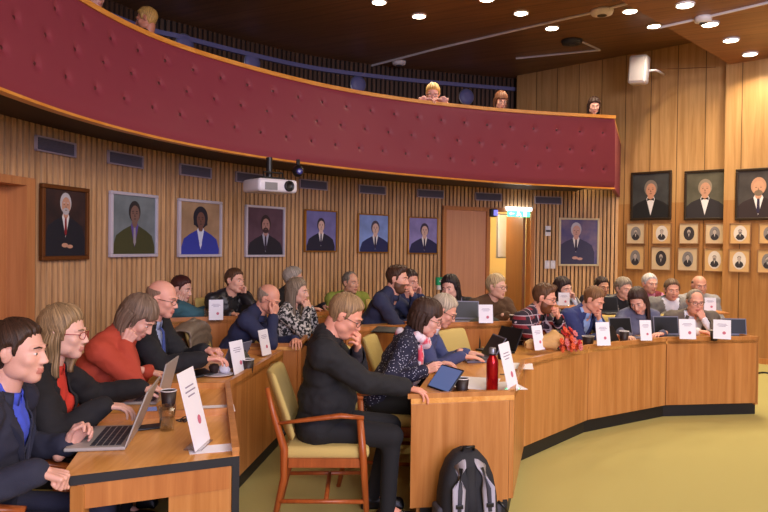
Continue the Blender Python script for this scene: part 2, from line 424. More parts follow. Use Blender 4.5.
# corridor beyond the doorway
c0 = wallpt(sD1 - .5, -.12, 0); c1 = wallpt(sD2 + .5, -.12, 0); back = -WALL.nor((sD1 + sD2) / 2)
cc = MB()
bb0, bb1 = c0 + back * 2.2, c1 + back * 2.2
for a, b in ((c0, bb0), (bb0, bb1), (bb1, c1)):
    t_ = (b - a).normalized(); t_ = Vector((t_.y, -t_.x, 0)) * .06
    cc.prism([a[:2], b[:2], (b + t_)[:2], (a + t_)[:2]], 0, 2.6)
cc.prism([c0[:2], bb0[:2], bb1[:2], c1[:2]], 2.5, 2.6)
tag(cc.build('wall_corridor', M['cream']), kind='structure')
cl = thing('corridor_lamp', 'round lit ceiling lamp in the cream corridor beyond the open door', 'lamp', (c0.lerp(bb1, .5).x, c0.lerp(bb1, .5).y, 2.43))
MB().lathe((0, 0, 0), [(.13, 0), (.14, .03), (.14, .055)]).build('diffuser', M['lamp'], cl)
ld = bpy.data.lights.new('corridor_bulb', 'POINT'); ld.energy = 22; ld.color = (1, .85, .6); ld.shadow_soft_size = .12
lo = bpy.data.objects.new('corridor_bulb', ld); COL.objects.link(lo); lo.location = (0, 0, -.15); lo.parent = cl
nb = at(505, 236, Y=12.6)
nbt = thing('notice_board', 'glazed notice board on the cream corridor wall seen through the open door', 'notice board', (nb.x, nb.y, nb.z), rotz_of(-back))
MB().box((0, 0, 0), (.34, .04, .8)).build('frame', M['grey'], nbt); MB().box((0, -.025, 0), (.30, .01, .75)).build('sheet', M['white'], nbt)

# panelled wall on the right: two parallel faces with a step
PJ = at(727, 200, Y=10.35); _e = Vector((end.x, end.y, 0)); _d = (_e - Vector((PJ.x, PJ.y, 0))).normalized(); _c = (_r * (514 - 384) + _f * FPX); _k = (PJ.x * _c.y - PJ.y * _c.x) / (_d.y * _c.x - _d.x * _c.y); P0 = Vector((PJ.x, PJ.y, 0)) + _d * _k
dR = Vector((PJ.x - P0.x, PJ.y - P0.y, 0)).normalized(); nR = Vector((-abs(dR.y), -dR.x, 0)).normalized()
if nR.y > 0: nR = -nR
P0 = Vector((P0.x, P0.y, 0)); PJ = Vector((PJ.x, PJ.y, 0)); PK = PJ + nR * .14; PE = PK + dR * 6
HI = 4.78; JOINT = 2.33
def pquads(a, b, off=0.0):
    L = (b - a).length; V_ = lambda p, z: (p.x, p.y, z)
    q = []
    for z0, z1, m in ((0, JOINT, 1), (JOINT, HI, 0)):
        q.append(([V_(a, z0), V_(b, z0), V_(b, z1), V_(a, z1)], [(off, z0), (off + L, z0), (off + L, z1), (off, z1)], m))
    return q
PW = Vector((end.x, end.y, 0))
PS = P0 + dR * ((PW - P0).dot(dR) - .12)
quads = [q for q in pquads(P0, PS)][1:] + pquads(PS, PJ, (PS - P0).length) + pquads(PJ, PK, 3.3) + pquads(PK, PE, .2)
bk = P0 - nR * .3
quads += pquads(P0 - nR * 2.5, P0)[1:]
tag(uvmesh('wall_right', quads, [M['panel_hi'], M['panel_lo']]), kind='structure')
b = MB()
for u, v in ((PS, PJ), (PK, PE)):
    b.prism([u[:2], v[:2], (v + nR * .015)[:2], (u + nR * .015)[:2]], 0, .08)
tag(b.build('baseboard_right', M['desk']), kind='structure')
# upper slatted wall behind the gallery
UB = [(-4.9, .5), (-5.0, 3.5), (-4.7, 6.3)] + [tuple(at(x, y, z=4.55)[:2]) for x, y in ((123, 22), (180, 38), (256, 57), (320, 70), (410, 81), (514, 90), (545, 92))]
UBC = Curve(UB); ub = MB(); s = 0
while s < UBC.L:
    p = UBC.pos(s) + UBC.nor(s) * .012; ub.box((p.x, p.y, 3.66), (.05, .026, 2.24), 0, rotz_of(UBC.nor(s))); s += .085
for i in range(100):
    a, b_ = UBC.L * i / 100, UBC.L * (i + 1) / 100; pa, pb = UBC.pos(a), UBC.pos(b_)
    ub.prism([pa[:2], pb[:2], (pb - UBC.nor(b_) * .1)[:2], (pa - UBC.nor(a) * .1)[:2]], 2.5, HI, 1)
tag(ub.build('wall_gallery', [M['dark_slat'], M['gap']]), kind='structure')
tr = MB(); s = 0
for i in range(80):
    a, b_ = UBC.L * i / 80, UBC.L * (i + 1) / 80
    pa, pb = UBC.pos(a), UBC.pos(b_); qa, qb = pa + UBC.nor(a) * .07, pb + UBC.nor(b_) * .07
    tr.prism([pa[:2], pb[:2], qb[:2], qa[:2]], 4.52, 4.585)
M['bluegrey'] = mat('blue_grey_trunking', srgb(104, 104, 150), .5)
tag(tr.build('trim_2', M['bluegrey']), kind='structure')
# ceilings
def slab(name, poly, z, m, ang):
    c, s_ = math.cos(ang), math.sin(ang)
    me = bpy.data.meshes.new(name); n = len(poly)
    me.from_pydata([(p[0], p[1], z) for p in poly] + [(p[0], p[1], z + .45) for p in poly], [], [tuple(range(n)), tuple(range(n, 2 * n))] + [(i, (i + 1) % n, n + (i + 1) % n, n + i) for i in range(n)])
    me.materials.append(m); l = me.uv_layers.new(name='UVMap')
    for lp in me.loops: v = me.vertices[lp.vertex_index].co; l.data[lp.index].uv = (v.x * c + v.y * s_, -v.x * s_ + v.y * c)
    o = bpy.data.objects.new(name, me); COL.objects.link(o); return tag(o, kind='structure')
slab('ceiling', [(-6, -3), (12, -3), (12, 16), (-6, 16)], HI - .02, M['ceil'], R(62))
cA, cB = at(731, 63, Y=PK.y), at(625, 3, z=4.3); CZ = 4.3
cd = Vector((cA.x - cB.x, cA.y - cB.y, 0)).normalized(); c0_ = Vector((cB.x, cB.y, 0)) - cd * 9
slab('ceiling', [c0_[:2], (cA + cd * .3)[:2], (12, 8), (12, -3)], CZ, M['ceil_low'], R(62))
# walls out of the frame that close the room softly
o_ = MB(); o_.box((9.5, 1.5, 2.4), (.1, 12, 4.8)); tag(o_.build('wall_window_side', M['panel_hi']), kind='structure')

# ---------------------------------------------------------------- gallery (balcony)
HB, HT = 2.45, 3.35
bot = [(-60, 64), (-30, 77), (0, 88.5), (50, 108), (110, 126), (167, 140), (256, 156.5), (366, 170.5), (500, 182.5), (613, 188)]
top = [(-60, -107), (-30, -82), (0, -58), (30, -35), (60, -14), (82, 0), (110, 17), (167, 42), (256, 68), (323, 85), (406, 99), (512, 110), (615, 115.5)]
def interp(tab, x): return float(np.interp(x, [t[0] for t in tab], [t[1] for t in tab]))
xs = list(np.linspace(-60, 614, 50))
Bc = [at(x, interp(bot, x), z=HB) for x in xs]; Tc = [at(x, interp(top, x), z=HT) for x in xs]
# smooth both edges
def smooth(L, k=4):
    L = [Vector(p) for p in L]
    for _ in range(k): L = [L[0]] + [(L[i - 1] + L[i] * 2 + L[i + 1]) / 4 for i in range(1, len(L) - 1)] + [L[-1]]
    return L
Bc, Tc = smooth(Bc, 14), smooth(Tc, 14)
d0 = (Bc[0] - Bc[2]).normalized(); d1 = (Tc[0] - Tc[2]).normalized()
Bc = [Bc[0] + Vector((-.1, -3.5, 0)), Bc[0] + Vector((-.02, -1.7, 0))] + Bc; Tc = [Tc[0] + Vector((-.1, -3.5, 0)), Tc[0] + Vector((-.02, -1.7, 0))] + Tc
BC, TC = Curve(Bc), Curve(Tc)
def face(u, v, off=0.0):
    """u: metres along the gallery front, v: 0 bottom .. 1 top"""
    a = BC.pos(BC.L * u / BC.L); b_ = TC.pos(TC.L * u / BC.L); p = a.lerp(b_, v); n_ = BC.nor(u)
    return Vector((p.x, p.y, HB + (HT - HB) * v)) + n_ * off
bal = thing('gallery_balcony', 'curved spectator gallery faced with red button-tufted leatherette above the slatted wall', 'balcony', (0, 0, 0))
tufts = []
u = BC.L - .17; j = 0
while u > 1.5:
    for v, o2 in ((.77, 0), (.52, .17), (.27, 0)): tufts.append((u - o2, v))
    u -= .345
nu, nv = int(BC.L / .028), 34
tf = np.array(tufts)
mbf = MB(); L = []
for i in range(nu + 1):
    for k in range(nv + 1):
        uu, vv = BC.L * i / nu, k / nv
        d2_ = ((tf[:, 0] - uu)) ** 2 + ((tf[:, 1] - vv) * (HT - HB)) ** 2
        dm = math.sqrt(d2_.min())
        pad = .02 - .030 * math.exp(-(dm / .024) ** 2) - .004 * math.exp(-(dm / .06) ** 2)
        pad *= min(1, vv * 14, (1 - vv) * 14)
        L.append(face(uu, vv, pad))
F = [(i * (nv + 1) + k, (i + 1) * (nv + 1) + k, (i + 1) * (nv + 1) + k + 1, i * (nv + 1) + k + 1) for i in range(nu) for k in range(nv)]
mbf.add(L, F); mbf.build('upholstered_front', M['fascia'], bal, smooth=True)
bm_ = MB().ell((0, 0, 0), (.019, .008, .019), n=10, k=6).mesh('tuft_button', M['button'], True)
vis = []
for (uu, vv) in tufts:
    p = face(uu, vv, 0); q = pix(p)
    if p.y > 1 and -20 < q[0] < 640 and q[1] > -20: vis.append((p.y, uu, vv))
vis.sort()
for (_, uu, vv) in vis[:100]:
    b_ = bpy.data.objects.new('tuft_button', bm_); COL.objects.link(b_); b_.parent = bal; b_.location = face(uu, vv, -.004); b_.rotation_euler = (0, 0, rotz_of(BC.nor(uu)))
if len(vis) > 100:
    mbb = MB()
    for (_, uu, vv) in vis[100:]: mbb.ell(face(uu, vv, -.008), .013, n=8, k=5)
    o_ = mbb.build('tuft_button', M['button'], bal, True); o_['kind'] = 'stuff'
def ribbon(mb, v, off0, off1, dz0, dz1, m=0, n=110):
    secs = []
    for i in range(n + 1):
        u = BC.L * i / n; a = face(u, v, off0); b_ = face(u, v, off1)
        secs += [a + Vector((0, 0, dz0)), b_ + Vector((0, 0, dz0)), b_ + Vector((0, 0, dz1)), a + Vector((0, 0, dz1))]
    F = [(i * 4 + k, i * 4 + 4 + k, i * 4 + 4 + (k + 1) % 4, i * 4 + (k + 1) % 4) for i in range(n) for k in range(4)]
    F += [(3, 2, 1, 0), (n * 4, n * 4 + 1, n * 4 + 2, n * 4 + 3)]
    mb.add(secs, F, m)
r_ = MB(); ribbon(r_, 1, -.14, .04, -.045, -.005); 
r_.build('handrail', M['rail'], bal)
r_ = MB(); ribbon(r_, 0, -.05, .018, -.016, .002); r_.build('bottom_moulding', M['rail'], bal)
r_ = MB(); A_ = [face(BC.L * i / 110, 1, -.11) for i in range(111)]; B_ = [face(BC.L * i / 110, .1, -.11) for i in range(111)]
r_.strip(A_, B_); o_ = r_.build('inner_lining', M['plaster'], bal)
so = o_.modifiers.new('thick', 'SOLIDIFY'); so.thickness = .03; so.offset = 0
# slab: soffit and gallery floor
sl = MB(); n = 80; A1 = []; B1 = []
for i in range(n + 1):
    a = face(BC.L * i / n, 0, -.17); b_ = UBC.pos(UBC.L * i / n)
    A1.append(a); B1.append(Vector((b_.x, b_.y, 0)))
for i in range(n):
    sl.prism([A1[i][:2], A1[i + 1][:2], B1[i + 1][:2], B1[i][:2]], HB + .075, HB + .2)
sl.build('floor_slab', M['soffit'], bal)
# right end of the gallery front: padded return to the panelled wall
e0, e1 = face(BC.L, 0), face(BC.L, 1); 
wend = at(627, 150, Y=PS.y - .35); wend = PS + dR * .03 + nR * .02
q0, q1 = Vector((wend.x + .02, wend.y, HB)), Vector((wend.x + .02, wend.y, HT))
en = MB(); nrm = Vector((.06, .02, 0))
en.add([e0, q0, q1, e1, e0 - nrm, q0 - nrm, q1 - nrm, e1 - nrm], [(0, 1, 2, 3), (7, 6, 5, 4), (0, 4, 5, 1), (3, 2, 6, 7), (1, 5, 6, 2), (0, 3, 7, 4)])
en.build('end_panel', M['fascia'], bal)
en = MB(); up = Vector((0, 0, -.04)); en.add([e1, q1, q1 - nrm * 2, e1 - nrm * 2] + [p + up for p in (e1, q1, q1 - nrm * 2, e1 - nrm * 2)], [(0, 1, 2, 3), (7, 6, 5, 4), (0, 4, 5, 1), (1, 5, 6, 2), (2, 6, 7, 3), (3, 7, 4, 0)])
en.build('end_rail', M['rail'], bal)

# ---------------------------------------------------------------- fittings on walls and ceilings
VLAB = ['far left, beside the door', 'second from the left, above the second portrait', 'between the second and third portrait', 'half hidden behind the projector', 'just right of the projector', 'above the blue portrait left of centre', 'above the last portrait before the doors', 'above the lit exit sign', 'last one on the right, over the switches']
for (x, y), lb in zip(VENTS, VLAB):
    s = find2(x, HV, .03); s0, s1 = WALL.find(x - (20 if x < 200 else 16), HV), WALL.find(x + (20 if x < 200 else 16), HV); wd = .46
    p = wallpt(s, .03, at(x, y, Y=WALL.pos(s).y).z)
    t = thing('air_vent', 'grey ventilation grille high on the slatted wall, ' + lb, 'vent', p, rotz_of(WALL.nor(s)), 'ventilation grilles')
    g = MB(); g.box((0, -.005, 0), (wd, .01, .1)); 
    for k in range(5): g.box((0, -.014, -.036 + k * .018), (wd - .03, .012, .006), 0)
    g.build('grille', M['vent'], t)
    g = MB()
    for dz in (-.055, .055): g.box((0, -.012, dz), (wd + .02, .024, .012))
    for dx in (-wd / 2 - .004, wd / 2 + .004): g.box((dx, -.012, 0), (.012, .024, .12))
    g.build('frame', M['ventframe'], t)

def downlight(px, py, z, lb, power=13):
    p = at(px, py, z=z - .01)
    t = thing('downlight', lb, 'ceiling light', p, 0, 'recessed ceiling downlights')
    MB().lathe((0, 0, 0), [(.07, .0), (.095, -.012), (.105, 0), (.105, .02)], 20).build('trim_ring', M['whiteplastic'], t)
    MB().lathe((0, 0, 0), [(.085, -.012), (.086, .006), (.02, .006)], 20).build('lens', M['lamp'], t)
    l = bpy.data.lights.new('bulb', 'AREA'); l.shape = 'DISK'; l.size = .14; l.energy = power; l.color = (1, .82, .58); l.spread = R(130)
    o = bpy.data.objects.new('bulb', l); COL.objects.link(o); o.parent = t; o.location = (0, 0, -.02)
DL = [(379, 2, 'leftmost of the downlights, at the top edge above the gallery'), (419, 16, 'lit downlight in the dark ceiling above the blond spectator on the gallery'),
      (487, -1, 'lit downlight cut by the top edge of the photo'), (521, 13, 'lit downlight beside the white ceiling cable, above the gallery end'), (552, 28, 'lit downlight left of the dark round ceiling sensor, lower of that pair'),
      (630, 11, 'lit downlight just right of the oval ceiling device'), (654, 26, 'lit downlight above the wall speaker, at the end of the white cable')]
for x, y, lb in DL: downlight(x, y, HI - .02, lb)
DL2 = [(685, 5, 'lit downlight in the lower ceiling, at the top edge'), (710, 24, 'lit downlight just below the round sensor in the lower ceiling'), (731, 40, 'lit downlight in the lower ceiling, second from the wall corner'), (750, 54, 'lit downlight in the lower ceiling nearest the panelled wall')]
for x, y, lb in DL2: downlight(x, y, CZ, lb)

def cable(name, pts, lb, r=.012, col='whiteplastic'):
    tag(MB().tube(pts, r, 6).build(name, M[col]), lb, 'cable')
z1 = HI - .035
cable('ceiling_cable', [at(355, 70, z=z1), at(440, 48, z=z1), at(512, 31, z=z1), at(595, 12, z=z1), at(640, 0, z=z1)], 'long straight white cable duct crossing the dark ceiling above the gallery', .018)
cable('ceiling_cable', [at(516, 58.5, z=z1), at(600, 50, z=z1), at(578, 40, z=z1)], 'short bent white cable leading to the dark ceiling sensor', .016)
cable('ceiling_cable', [at(660, 27.5, z=CZ - .015), at(703, 18, z=CZ - .015), at(775, 1, z=CZ - .015)], 'white cable duct on the lower ceiling running through the round sensor', .016)
def puck(px, py, z, lb, r=.11, c='whiteplastic', name='ceiling_sensor', cat='sensor'):
    t = thing(name, lb, cat, at(px, py, z=z))
    MB().lathe((0, 0, 0), [(r * .5, -.06), (r * .9, -.045), (r, -.01), (r, .01)], 20).build('housing', M[c], t, True)
    MB().lathe((0, 0, 0), [(r * .2, -.075), (r * .42, -.065), (r * .45, -.05)], 14).build('lens', M['darkgrey'], t, True)
puck(572, 41, HI - .03, 'dark round sensor on the ceiling at the end of the bent cable', .16, 'darkgrey')
puck(602, 11, HI - .03, 'pale oval device on the long ceiling cable beside a downlight', .15)
puck(703, 18, CZ - .01, 'round white sensor with dark lens on the lower ceiling', .1)
puck(399, 62, HI - .03, 'small bluish white device on the cable in the dark part of the ceiling', .12)
for x, y, lb in ((183, 44, 'leftmost pale disc on the gallery wall, mostly behind the handrail'), (250, 62.5, 'pale round disc on the gallery wall, second from left, half behind the rail'), (357, 84.5, 'pale round disc on the gallery back wall above the middle of the rail'), (465, 97, 'pale round disc on the gallery wall right of the blond spectator')):
    s = UBC.find(x, 4); p = UBC.pos(s) + UBC.nor(s) * .03
    z = at(x, y, Y=p.y).z; q = UBC.nor(s).to_track_quat('Z', 'Y').to_matrix()
    t = thing('wall_disc', lb, 'wall speaker', (p.x, p.y, z), 0, 'round wall discs on the gallery')
    MB().lathe((0, 0, 0), [(.13, .0), (.14, .02), (.135, .035), (.05, .045)], 24, 0, q).build('cover', M['bluegrey'], t, True)
    MB().lathe((0, 0, 0), [(.15, .0), (.15, .015), (.14, .02)], 24, 0, q).build('rim', M['grey'], t, True)
# loudspeaker on the panelled wall
sp = at(639, 70, Y=10.6); t = thing('wall_loudspeaker', 'white loudspeaker on a bracket high on the wood panelled wall', 'loudspeaker', sp, R(-38))
b = MB(); b.rbox((0, 0, 0), (.27, .2, .42), .04, rot=Matrix.Rotation(R(4), 3, 'Y')); b.build('cabinet', M['whiteplastic'], t, True)
b = MB(); b.rbox((0, -.1, 0), (.22, .03, .37), .012, rot=Matrix.Rotation(R(4), 3, 'Y')); part_label(b.build('grille', mat('speaker_grille', srgb(186, 178, 180), .7), t, True), 'light grey speaker grille')
b = MB(); b.tube([(.1, .05, -.02), (.22, .06, -.02), (.24, .18, -.02), (.24, .42, -.02)], .018); b.build('bracket', M['whiteplastic'], t, True)
cable('wall_cable', [at(650, 69.5, Y=10.55), at(680, 68.5, Y=10.5), at(716, 67, Y=10.28)], 'thin brown wire running right from the wall loudspeaker', .006, 'bronze')

# exit sign
s = WALL.find(517, 2.3); z_ = at(517, 212, Y=WALL.pos(s).y).z
ex = thing('exit_sign', 'lit green and white emergency exit sign above the doors', 'sign', wallpt(s, .05, z_), rotz_of(WALL.nor(s)))
M['exit'] = mat('exit_green_glow', srgb(60, 190, 130), .4, emit=srgb(90, 220, 160), es=1.6); M['exitw'] = mat('exit_white_glow', (1, 1, 1, 1), .4, emit=(.85, .95, 1, 1), es=3)
MB().box((0, 0, .045), (.44, .07, .055)).build('lamp_housing', M['exitw'], ex)
MB().box((0, 0, -.03), (.40, .02, .10)).build('sign_plate', M['exit'], ex)
g = MB(); y_ = -.013
g.ell((-.01, y_, -.002), (.012, .003, .012)); g.tube([(-.01, y_, -.012), (.0, y_, -.045)], .009, 6); g.tube([(0, y_, -.045), (.03, y_, -.05), (.035, y_, -.07)], .006, 6)
g.tube([(0, y_, -.045), (-.02, y_, -.06), (-.04, y_, -.06)], .006, 6); g.tube([(-.01, y_, -.02), (.022, y_, -.03)], .005, 6); g.tube([(-.01, y_, -.02), (-.032, y_, -.035)], .005, 6)
g.box((.11, y_, -.03), (.05, .004, .075)); g.box((-.12, y_, -.03), (.06, .004, .012)); g.add([(-.17, y_, -.03), (-.14, y_, -.005), (-.14, y_, -.055)], [(0, 1, 2)])
g.build('running_figure', M['exitw'], ex)
s = WALL.find(491, 2.3); t = thing('alarm_beacon', 'small boxy blue-grey alarm unit left of the exit sign', 'alarm', wallpt(s, .06, at(491, 213, Y=WALL.pos(s).y).z), rotz_of(WALL.nor(s)))
MB().rbox((0, 0, 0), (.11, .09, .13), .015).build('housing', M['darkgrey'], t); MB().rbox((.02, -.05, 0), (.07, .03, .09), .01).build('lens', mat('blue_lens', srgb(150, 150, 230), .2, emit=srgb(130, 130, 240), es=.6), t)
for x, y, w_, h_, lb in ((545.5, 264.5, .12, .13, 'left one of two white switch plates right of the doors'), (551.5, 264.5, .12, .13, 'right one of two white switch plates under the thermostat')):
    s = WALL.find(x, 1.3); t = thing('switch_plate', lb, 'switch', wallpt(s, .03, at(x, y, Y=WALL.pos(s).y).z), rotz_of(WALL.nor(s)))
    MB().box((0, -.006, 0), (w_ * .72, .012, h_)).build('plate', M['whiteplastic'], t, bevel=.003)
    MB().box((0, -.015, 0), (.04, .01, .06)).build('rocker', M['white'], t)
s = WALL.find(546, 1.9); t = thing('thermostat', 'small white thermostat with dark middle on the slats right of the doorway', 'thermostat', wallpt(s, .03, at(546, 231, Y=WALL.pos(s).y).z), rotz_of(WALL.nor(s)))
MB().box((0, -.012, 0), (.09, .025, .16)).build('case', M['whiteplastic'], t, bevel=.004); MB().box((0, -.027, -.0), (.085, .008, .03)).build('display', M['darkgrey'], t)
s = WALL.find(438, 1.3); t = thing('first_aid_box', 'small bright green box with white front on the slatted wall left of the doors', 'first aid box', wallpt(s, .05, at(438, 283, Y=WALL.pos(s).y).z), rotz_of(WALL.nor(s)))
MB().rbox((0, 0, .03), (.13, .06, .12), .01).build('green_top', mat('first_aid_green', srgb(20, 170, 110), .5), t); MB().rbox((0, 0, -.06), (.10, .05, .08), .01).build('white_base', M['whiteplastic'], t)
g = MB(); g.box((0, -.034, .03), (.07, .006, .02)); g.box((0, -.034, .03), (.02, .006, .07)); g.build('cross', M['white'], t)

# projector under the gallery
pj = at(270, 186.5, Y=6.75); t = thing('projector', 'white ceiling projector hanging under the gallery edge', 'projector', pj, R(38))
b = MB(); b.rbox((0, 0, 0), (.42, .34, .125), .03); b.build('body', M['whiteplastic'], t, True)
b = MB(); q = Vector((0, -1, 0)).to_track_quat('Z', 'Y').to_matrix(); b.lathe((.11, -.165, 0), [(.052, 0), (.052, .02), (.038, .03), (.034, .012), (.01, .012)], 20, 0, q); b.build('lens', M['black'], t, True)
b = MB(); b.box((-.08, -.172, -.01), (.13, .006, .07)); b.build('intake_grille', M['grey'], t)
b = MB(); b.tube([(0, .02, .05), (0, .02, 2.44 - pj.z)], .03, 12); b.box((0, .02, .075), (.24, .2, .02)); b.tube([(-.1, -.06, .06), (-.1, -.06, .13), (.1, -.06, .13), (.1, -.06, .06)], .008, 6); b.build('ceiling_mount', M['black'], t)
cmr = at(298, 171, Y=6.9); t = thing('ceiling_camera', 'small dark camera hanging under the gallery right of the projector', 'camera', cmr, R(20))
MB().ell((0, 0, 0), (.06, .06, .06)).build('housing', M['black'], t, True); MB().lathe((0, -.045, -.01), [(.03, 0), (.03, .03), (.01, .03)], 14, 0, q).build('lens', mat('lens_blue', srgb(60, 60, 130), .1), t, True)
MB().tube([(0, 0, .04), (0, 0, 2.44 - cmr.z)], .02, 8).build('stem', M['black'], t)

# ---------------------------------------------------------------- portraits
def flat(c): return mat('paint_%d' % len(bpy.data.materials), c, .75, var=.12, bscale=30)
SK = srgb(196, 146, 120); SKp = srgb(206, 170, 158)
def portrait(t, w, h, fw, fmat, bg, jacket, hair, skin=SK, shirt=srgb(225, 220, 220), tie=srgb(40, 30, 60), beard=None, cx=0.0, scale=1.0, hairbig=1.0, hands=False, bow=False, cy=0.0, bg2=None):
    g = MB(); g.box((0, .0, h / 2 - fw / 2), (w, .04, fw)); g.box((0, 0, -h / 2 + fw / 2), (w, .04, fw)); g.box((-w / 2 + fw / 2, 0, 0), (fw, .04, h - 2 * fw)); g.box((w / 2 - fw / 2, 0, 0), (fw, .04, h - 2 * fw))
    g.build('frame', fmat, t, bevel=.006)
    W, H = w - 2 * fw, h - 2 * fw
    bgm = pattern('paint_ground_%d' % len(bpy.data.materials), 'soft', bg, bg2 or tuple(min(1, c * 1.7 + .01) for c in bg[:3]) + (1,), 4)
    mats = [bgm, flat(jacket), flat(shirt), flat(tie), flat(skin), flat(hair), flat(beard or hair), flat(tuple(c * .35 for c in skin[:3]) + (1,))]
    c = MB(); c.box((0, .005, 0), (W + .004, .01, H + .004), 0)
    u = min(W, H * .8) * scale * 1.42; X0 = cx * W; Z0 = .12 * H + cy * H
    def poly(pts, lay, m):
        P = [(X0 + x * u, -.001 - lay * .0007, Z0 + z * u) for x, z in pts]
        P = [(max(-W / 2, min(W / 2, p[0])), p[1], max(-H / 2, min(H / 2, p[2]))) for p in P]
        c.add(P, [tuple(range(len(P)))], m)
    def oval(x, z, rx, rz, lay, m, n=22): poly([(x + rx * math.cos(2 * math.pi * i / n), z + rz * math.sin(2 * math.pi * i / n)) for i in range(n)], lay, m)
    bot = (-H / 2 - Z0) / u
    poly([(-.46, bot), (-.47, -.5), (-.40, -.32), (-.26, -.24), (-.09, -.17), (.09, -.17), (.26, -.24), (.40, -.32), (.47, -.5), (.46, bot)], 1, 1)
    poly([(-.085, -.17), (0, -.50), (.085, -.17), (.05, -.1), (-.05, -.1)], 2, 2)
    if bow: poly([(-.07, -.15), (-.07, -.21), (0, -.18), (.07, -.21), (.07, -.15), (0, -.175)], 4, 3)
    else: poly([(-.02, -.18), (-.03, -.42), (0, -.48), (.03, -.42), (.02, -.18)], 3, 3)
    oval(0, -.12, .06, .08, 3, 4)
    oval(0, .045, .132 * hairbig, .165 * (.5 + .5 * hairbig), 2, 5)
    if hairbig > 1.2: poly([(-.16, .05), (-.17, -.08), (-.1, -.1), (.1, -.1), (.17, -.08), (.16, .05)], 2.1, 5)
    oval(0.005, .005, .1, .135, 4, 4)
    for sx in (-1, 1):
        oval(sx * .042, .02, .018, .009, 5, 7, 10); poly([(sx * .02, .045), (sx * .065, .042), (sx * .065, .052), (sx * .02, .056)], 5, 5)
    poly([(-.004, .02), (.016, -.035), (-.012, -.035)], 5, 7); oval(0, -.066, .03, .008, 6, 7, 10)
    if beard: oval(0.0, -.085, .075, .055, 5, 6); 
    if hands: oval(-.02, -.62, .075, .035, 5, 4); oval(.10, -.64, .07, .03, 5, 4)
    c.build('canvas', mats, t)
def hang(px0, px1, py0, py1, lb, **k):
    pc = (px0 + px1) / 2; s = find2(pc, 1.8, .055); s0, s1 = find2(px0, 1.8, .055), find2(px1, 1.8, .055)
    wd = (wallpt(s1, .04, 0) - wallpt(s0, .04, 0)).length
    p = wallpt(s, .055, 0); z0, z1 = at(pc, py1, Y=p.y).z, at(pc, py0, Y=p.y).z
    p.z = (z0 + z1) / 2
    t = thing('portrait_painting', lb, 'painting', p, rotz_of(WALL.nor(s)), 'large portraits on the slatted wall')
    portrait(t, wd, z1 - z0, **k)
hang(42, 89, 186, 260, 'dark framed portrait of a seated white-bearded man with red tie, leftmost on the slatted wall', fw=.035, fmat=M['bronze'], bg=srgb(26, 18, 20), bg2=srgb(70, 42, 36), jacket=srgb(24, 24, 36), hair=srgb(190, 186, 190), beard=srgb(180, 176, 180), tie=srgb(130, 24, 34), hands=True, scale=.85, cy=.14)
hang(111, 158, 193, 257, 'silver framed portrait of a man in olive jacket over purple shirt', fw=.03, fmat=M['silver'], bg=srgb(96, 104, 108), jacket=srgb(66, 66, 36), hair=srgb(40, 34, 36), skin=srgb(120, 90, 80), shirt=srgb(90, 70, 140), tie=srgb(150, 140, 150), cy=.06)
hang(179, 222, 200, 257, 'silver framed portrait of a dark-haired woman in blue jacket and white collar', fw=.03, fmat=M['silver'], bg=srgb(140, 112, 84), jacket=srgb(50, 60, 160), hair=srgb(30, 26, 40), skin=srgb(110, 74, 64), shirt=srgb(215, 220, 240), tie=srgb(210, 215, 235), hairbig=1.35, cy=.04)
hang(246, 285, 206, 257, 'silver framed portrait of a bearded man in dark suit against purple brown', fw=.028, fmat=M['silver'], bg=srgb(74, 50, 62), jacket=srgb(30, 26, 40), hair=srgb(44, 30, 32), beard=srgb(60, 40, 40), skin=srgb(170, 126, 116), shirt=srgb(170, 170, 190), tie=srgb(50, 40, 60))
hang(305, 337, 210, 252, 'gold framed portrait of a man in dark suit on mauve ground, nearest the projector', fw=.018, fmat=M['gold'], bg=srgb(96, 92, 140), jacket=srgb(30, 28, 50), hair=srgb(50, 40, 48), skin=SKp, scale=.9)
hang(358, 389, 214, 253, 'gold framed portrait of a turned man in navy suit on pale blue ground', fw=.018, fmat=M['gold'], bg=srgb(110, 130, 180), jacket=srgb(34, 40, 86), hair=srgb(74, 64, 80), skin=SKp, cx=.06)
hang(408, 438, 217, 254, 'gold framed portrait of a man with glasses in navy suit, nearest the pale closed door', fw=.018, fmat=M['gold'], bg=srgb(120, 112, 160), jacket=srgb(38, 38, 78), hair=srgb(60, 50, 70), skin=SKp, cx=.05)
hang(559, 599, 218, 266, 'pale framed portrait of a grey-haired man with folded hands, alone right of the doorway', fw=.03, fmat=mat('pale_gold_frame', srgb(214, 196, 160), .4, .3), bg=srgb(74, 74, 124), bg2=srgb(130, 110, 130), jacket=srgb(58, 56, 86), hair=srgb(180, 176, 190), skin=srgb(196, 150, 140), hands=True, scale=.85, cy=.12, cx=-.08)
def panelpt(px, py, off=.03):
    base, d_ = (PK, dR) if px > 727 else (P0, dR)
    ray = at(px, py, Y=5.0) - EYE
    # intersect the viewing line with the wall face moved into the room by off
    q = base + nR * off; k = (q - Vector((EYE.x, EYE.y, 0))).dot(nR) / Vector((ray.x, ray.y, 0)).dot(nR)
    return EYE + ray * k
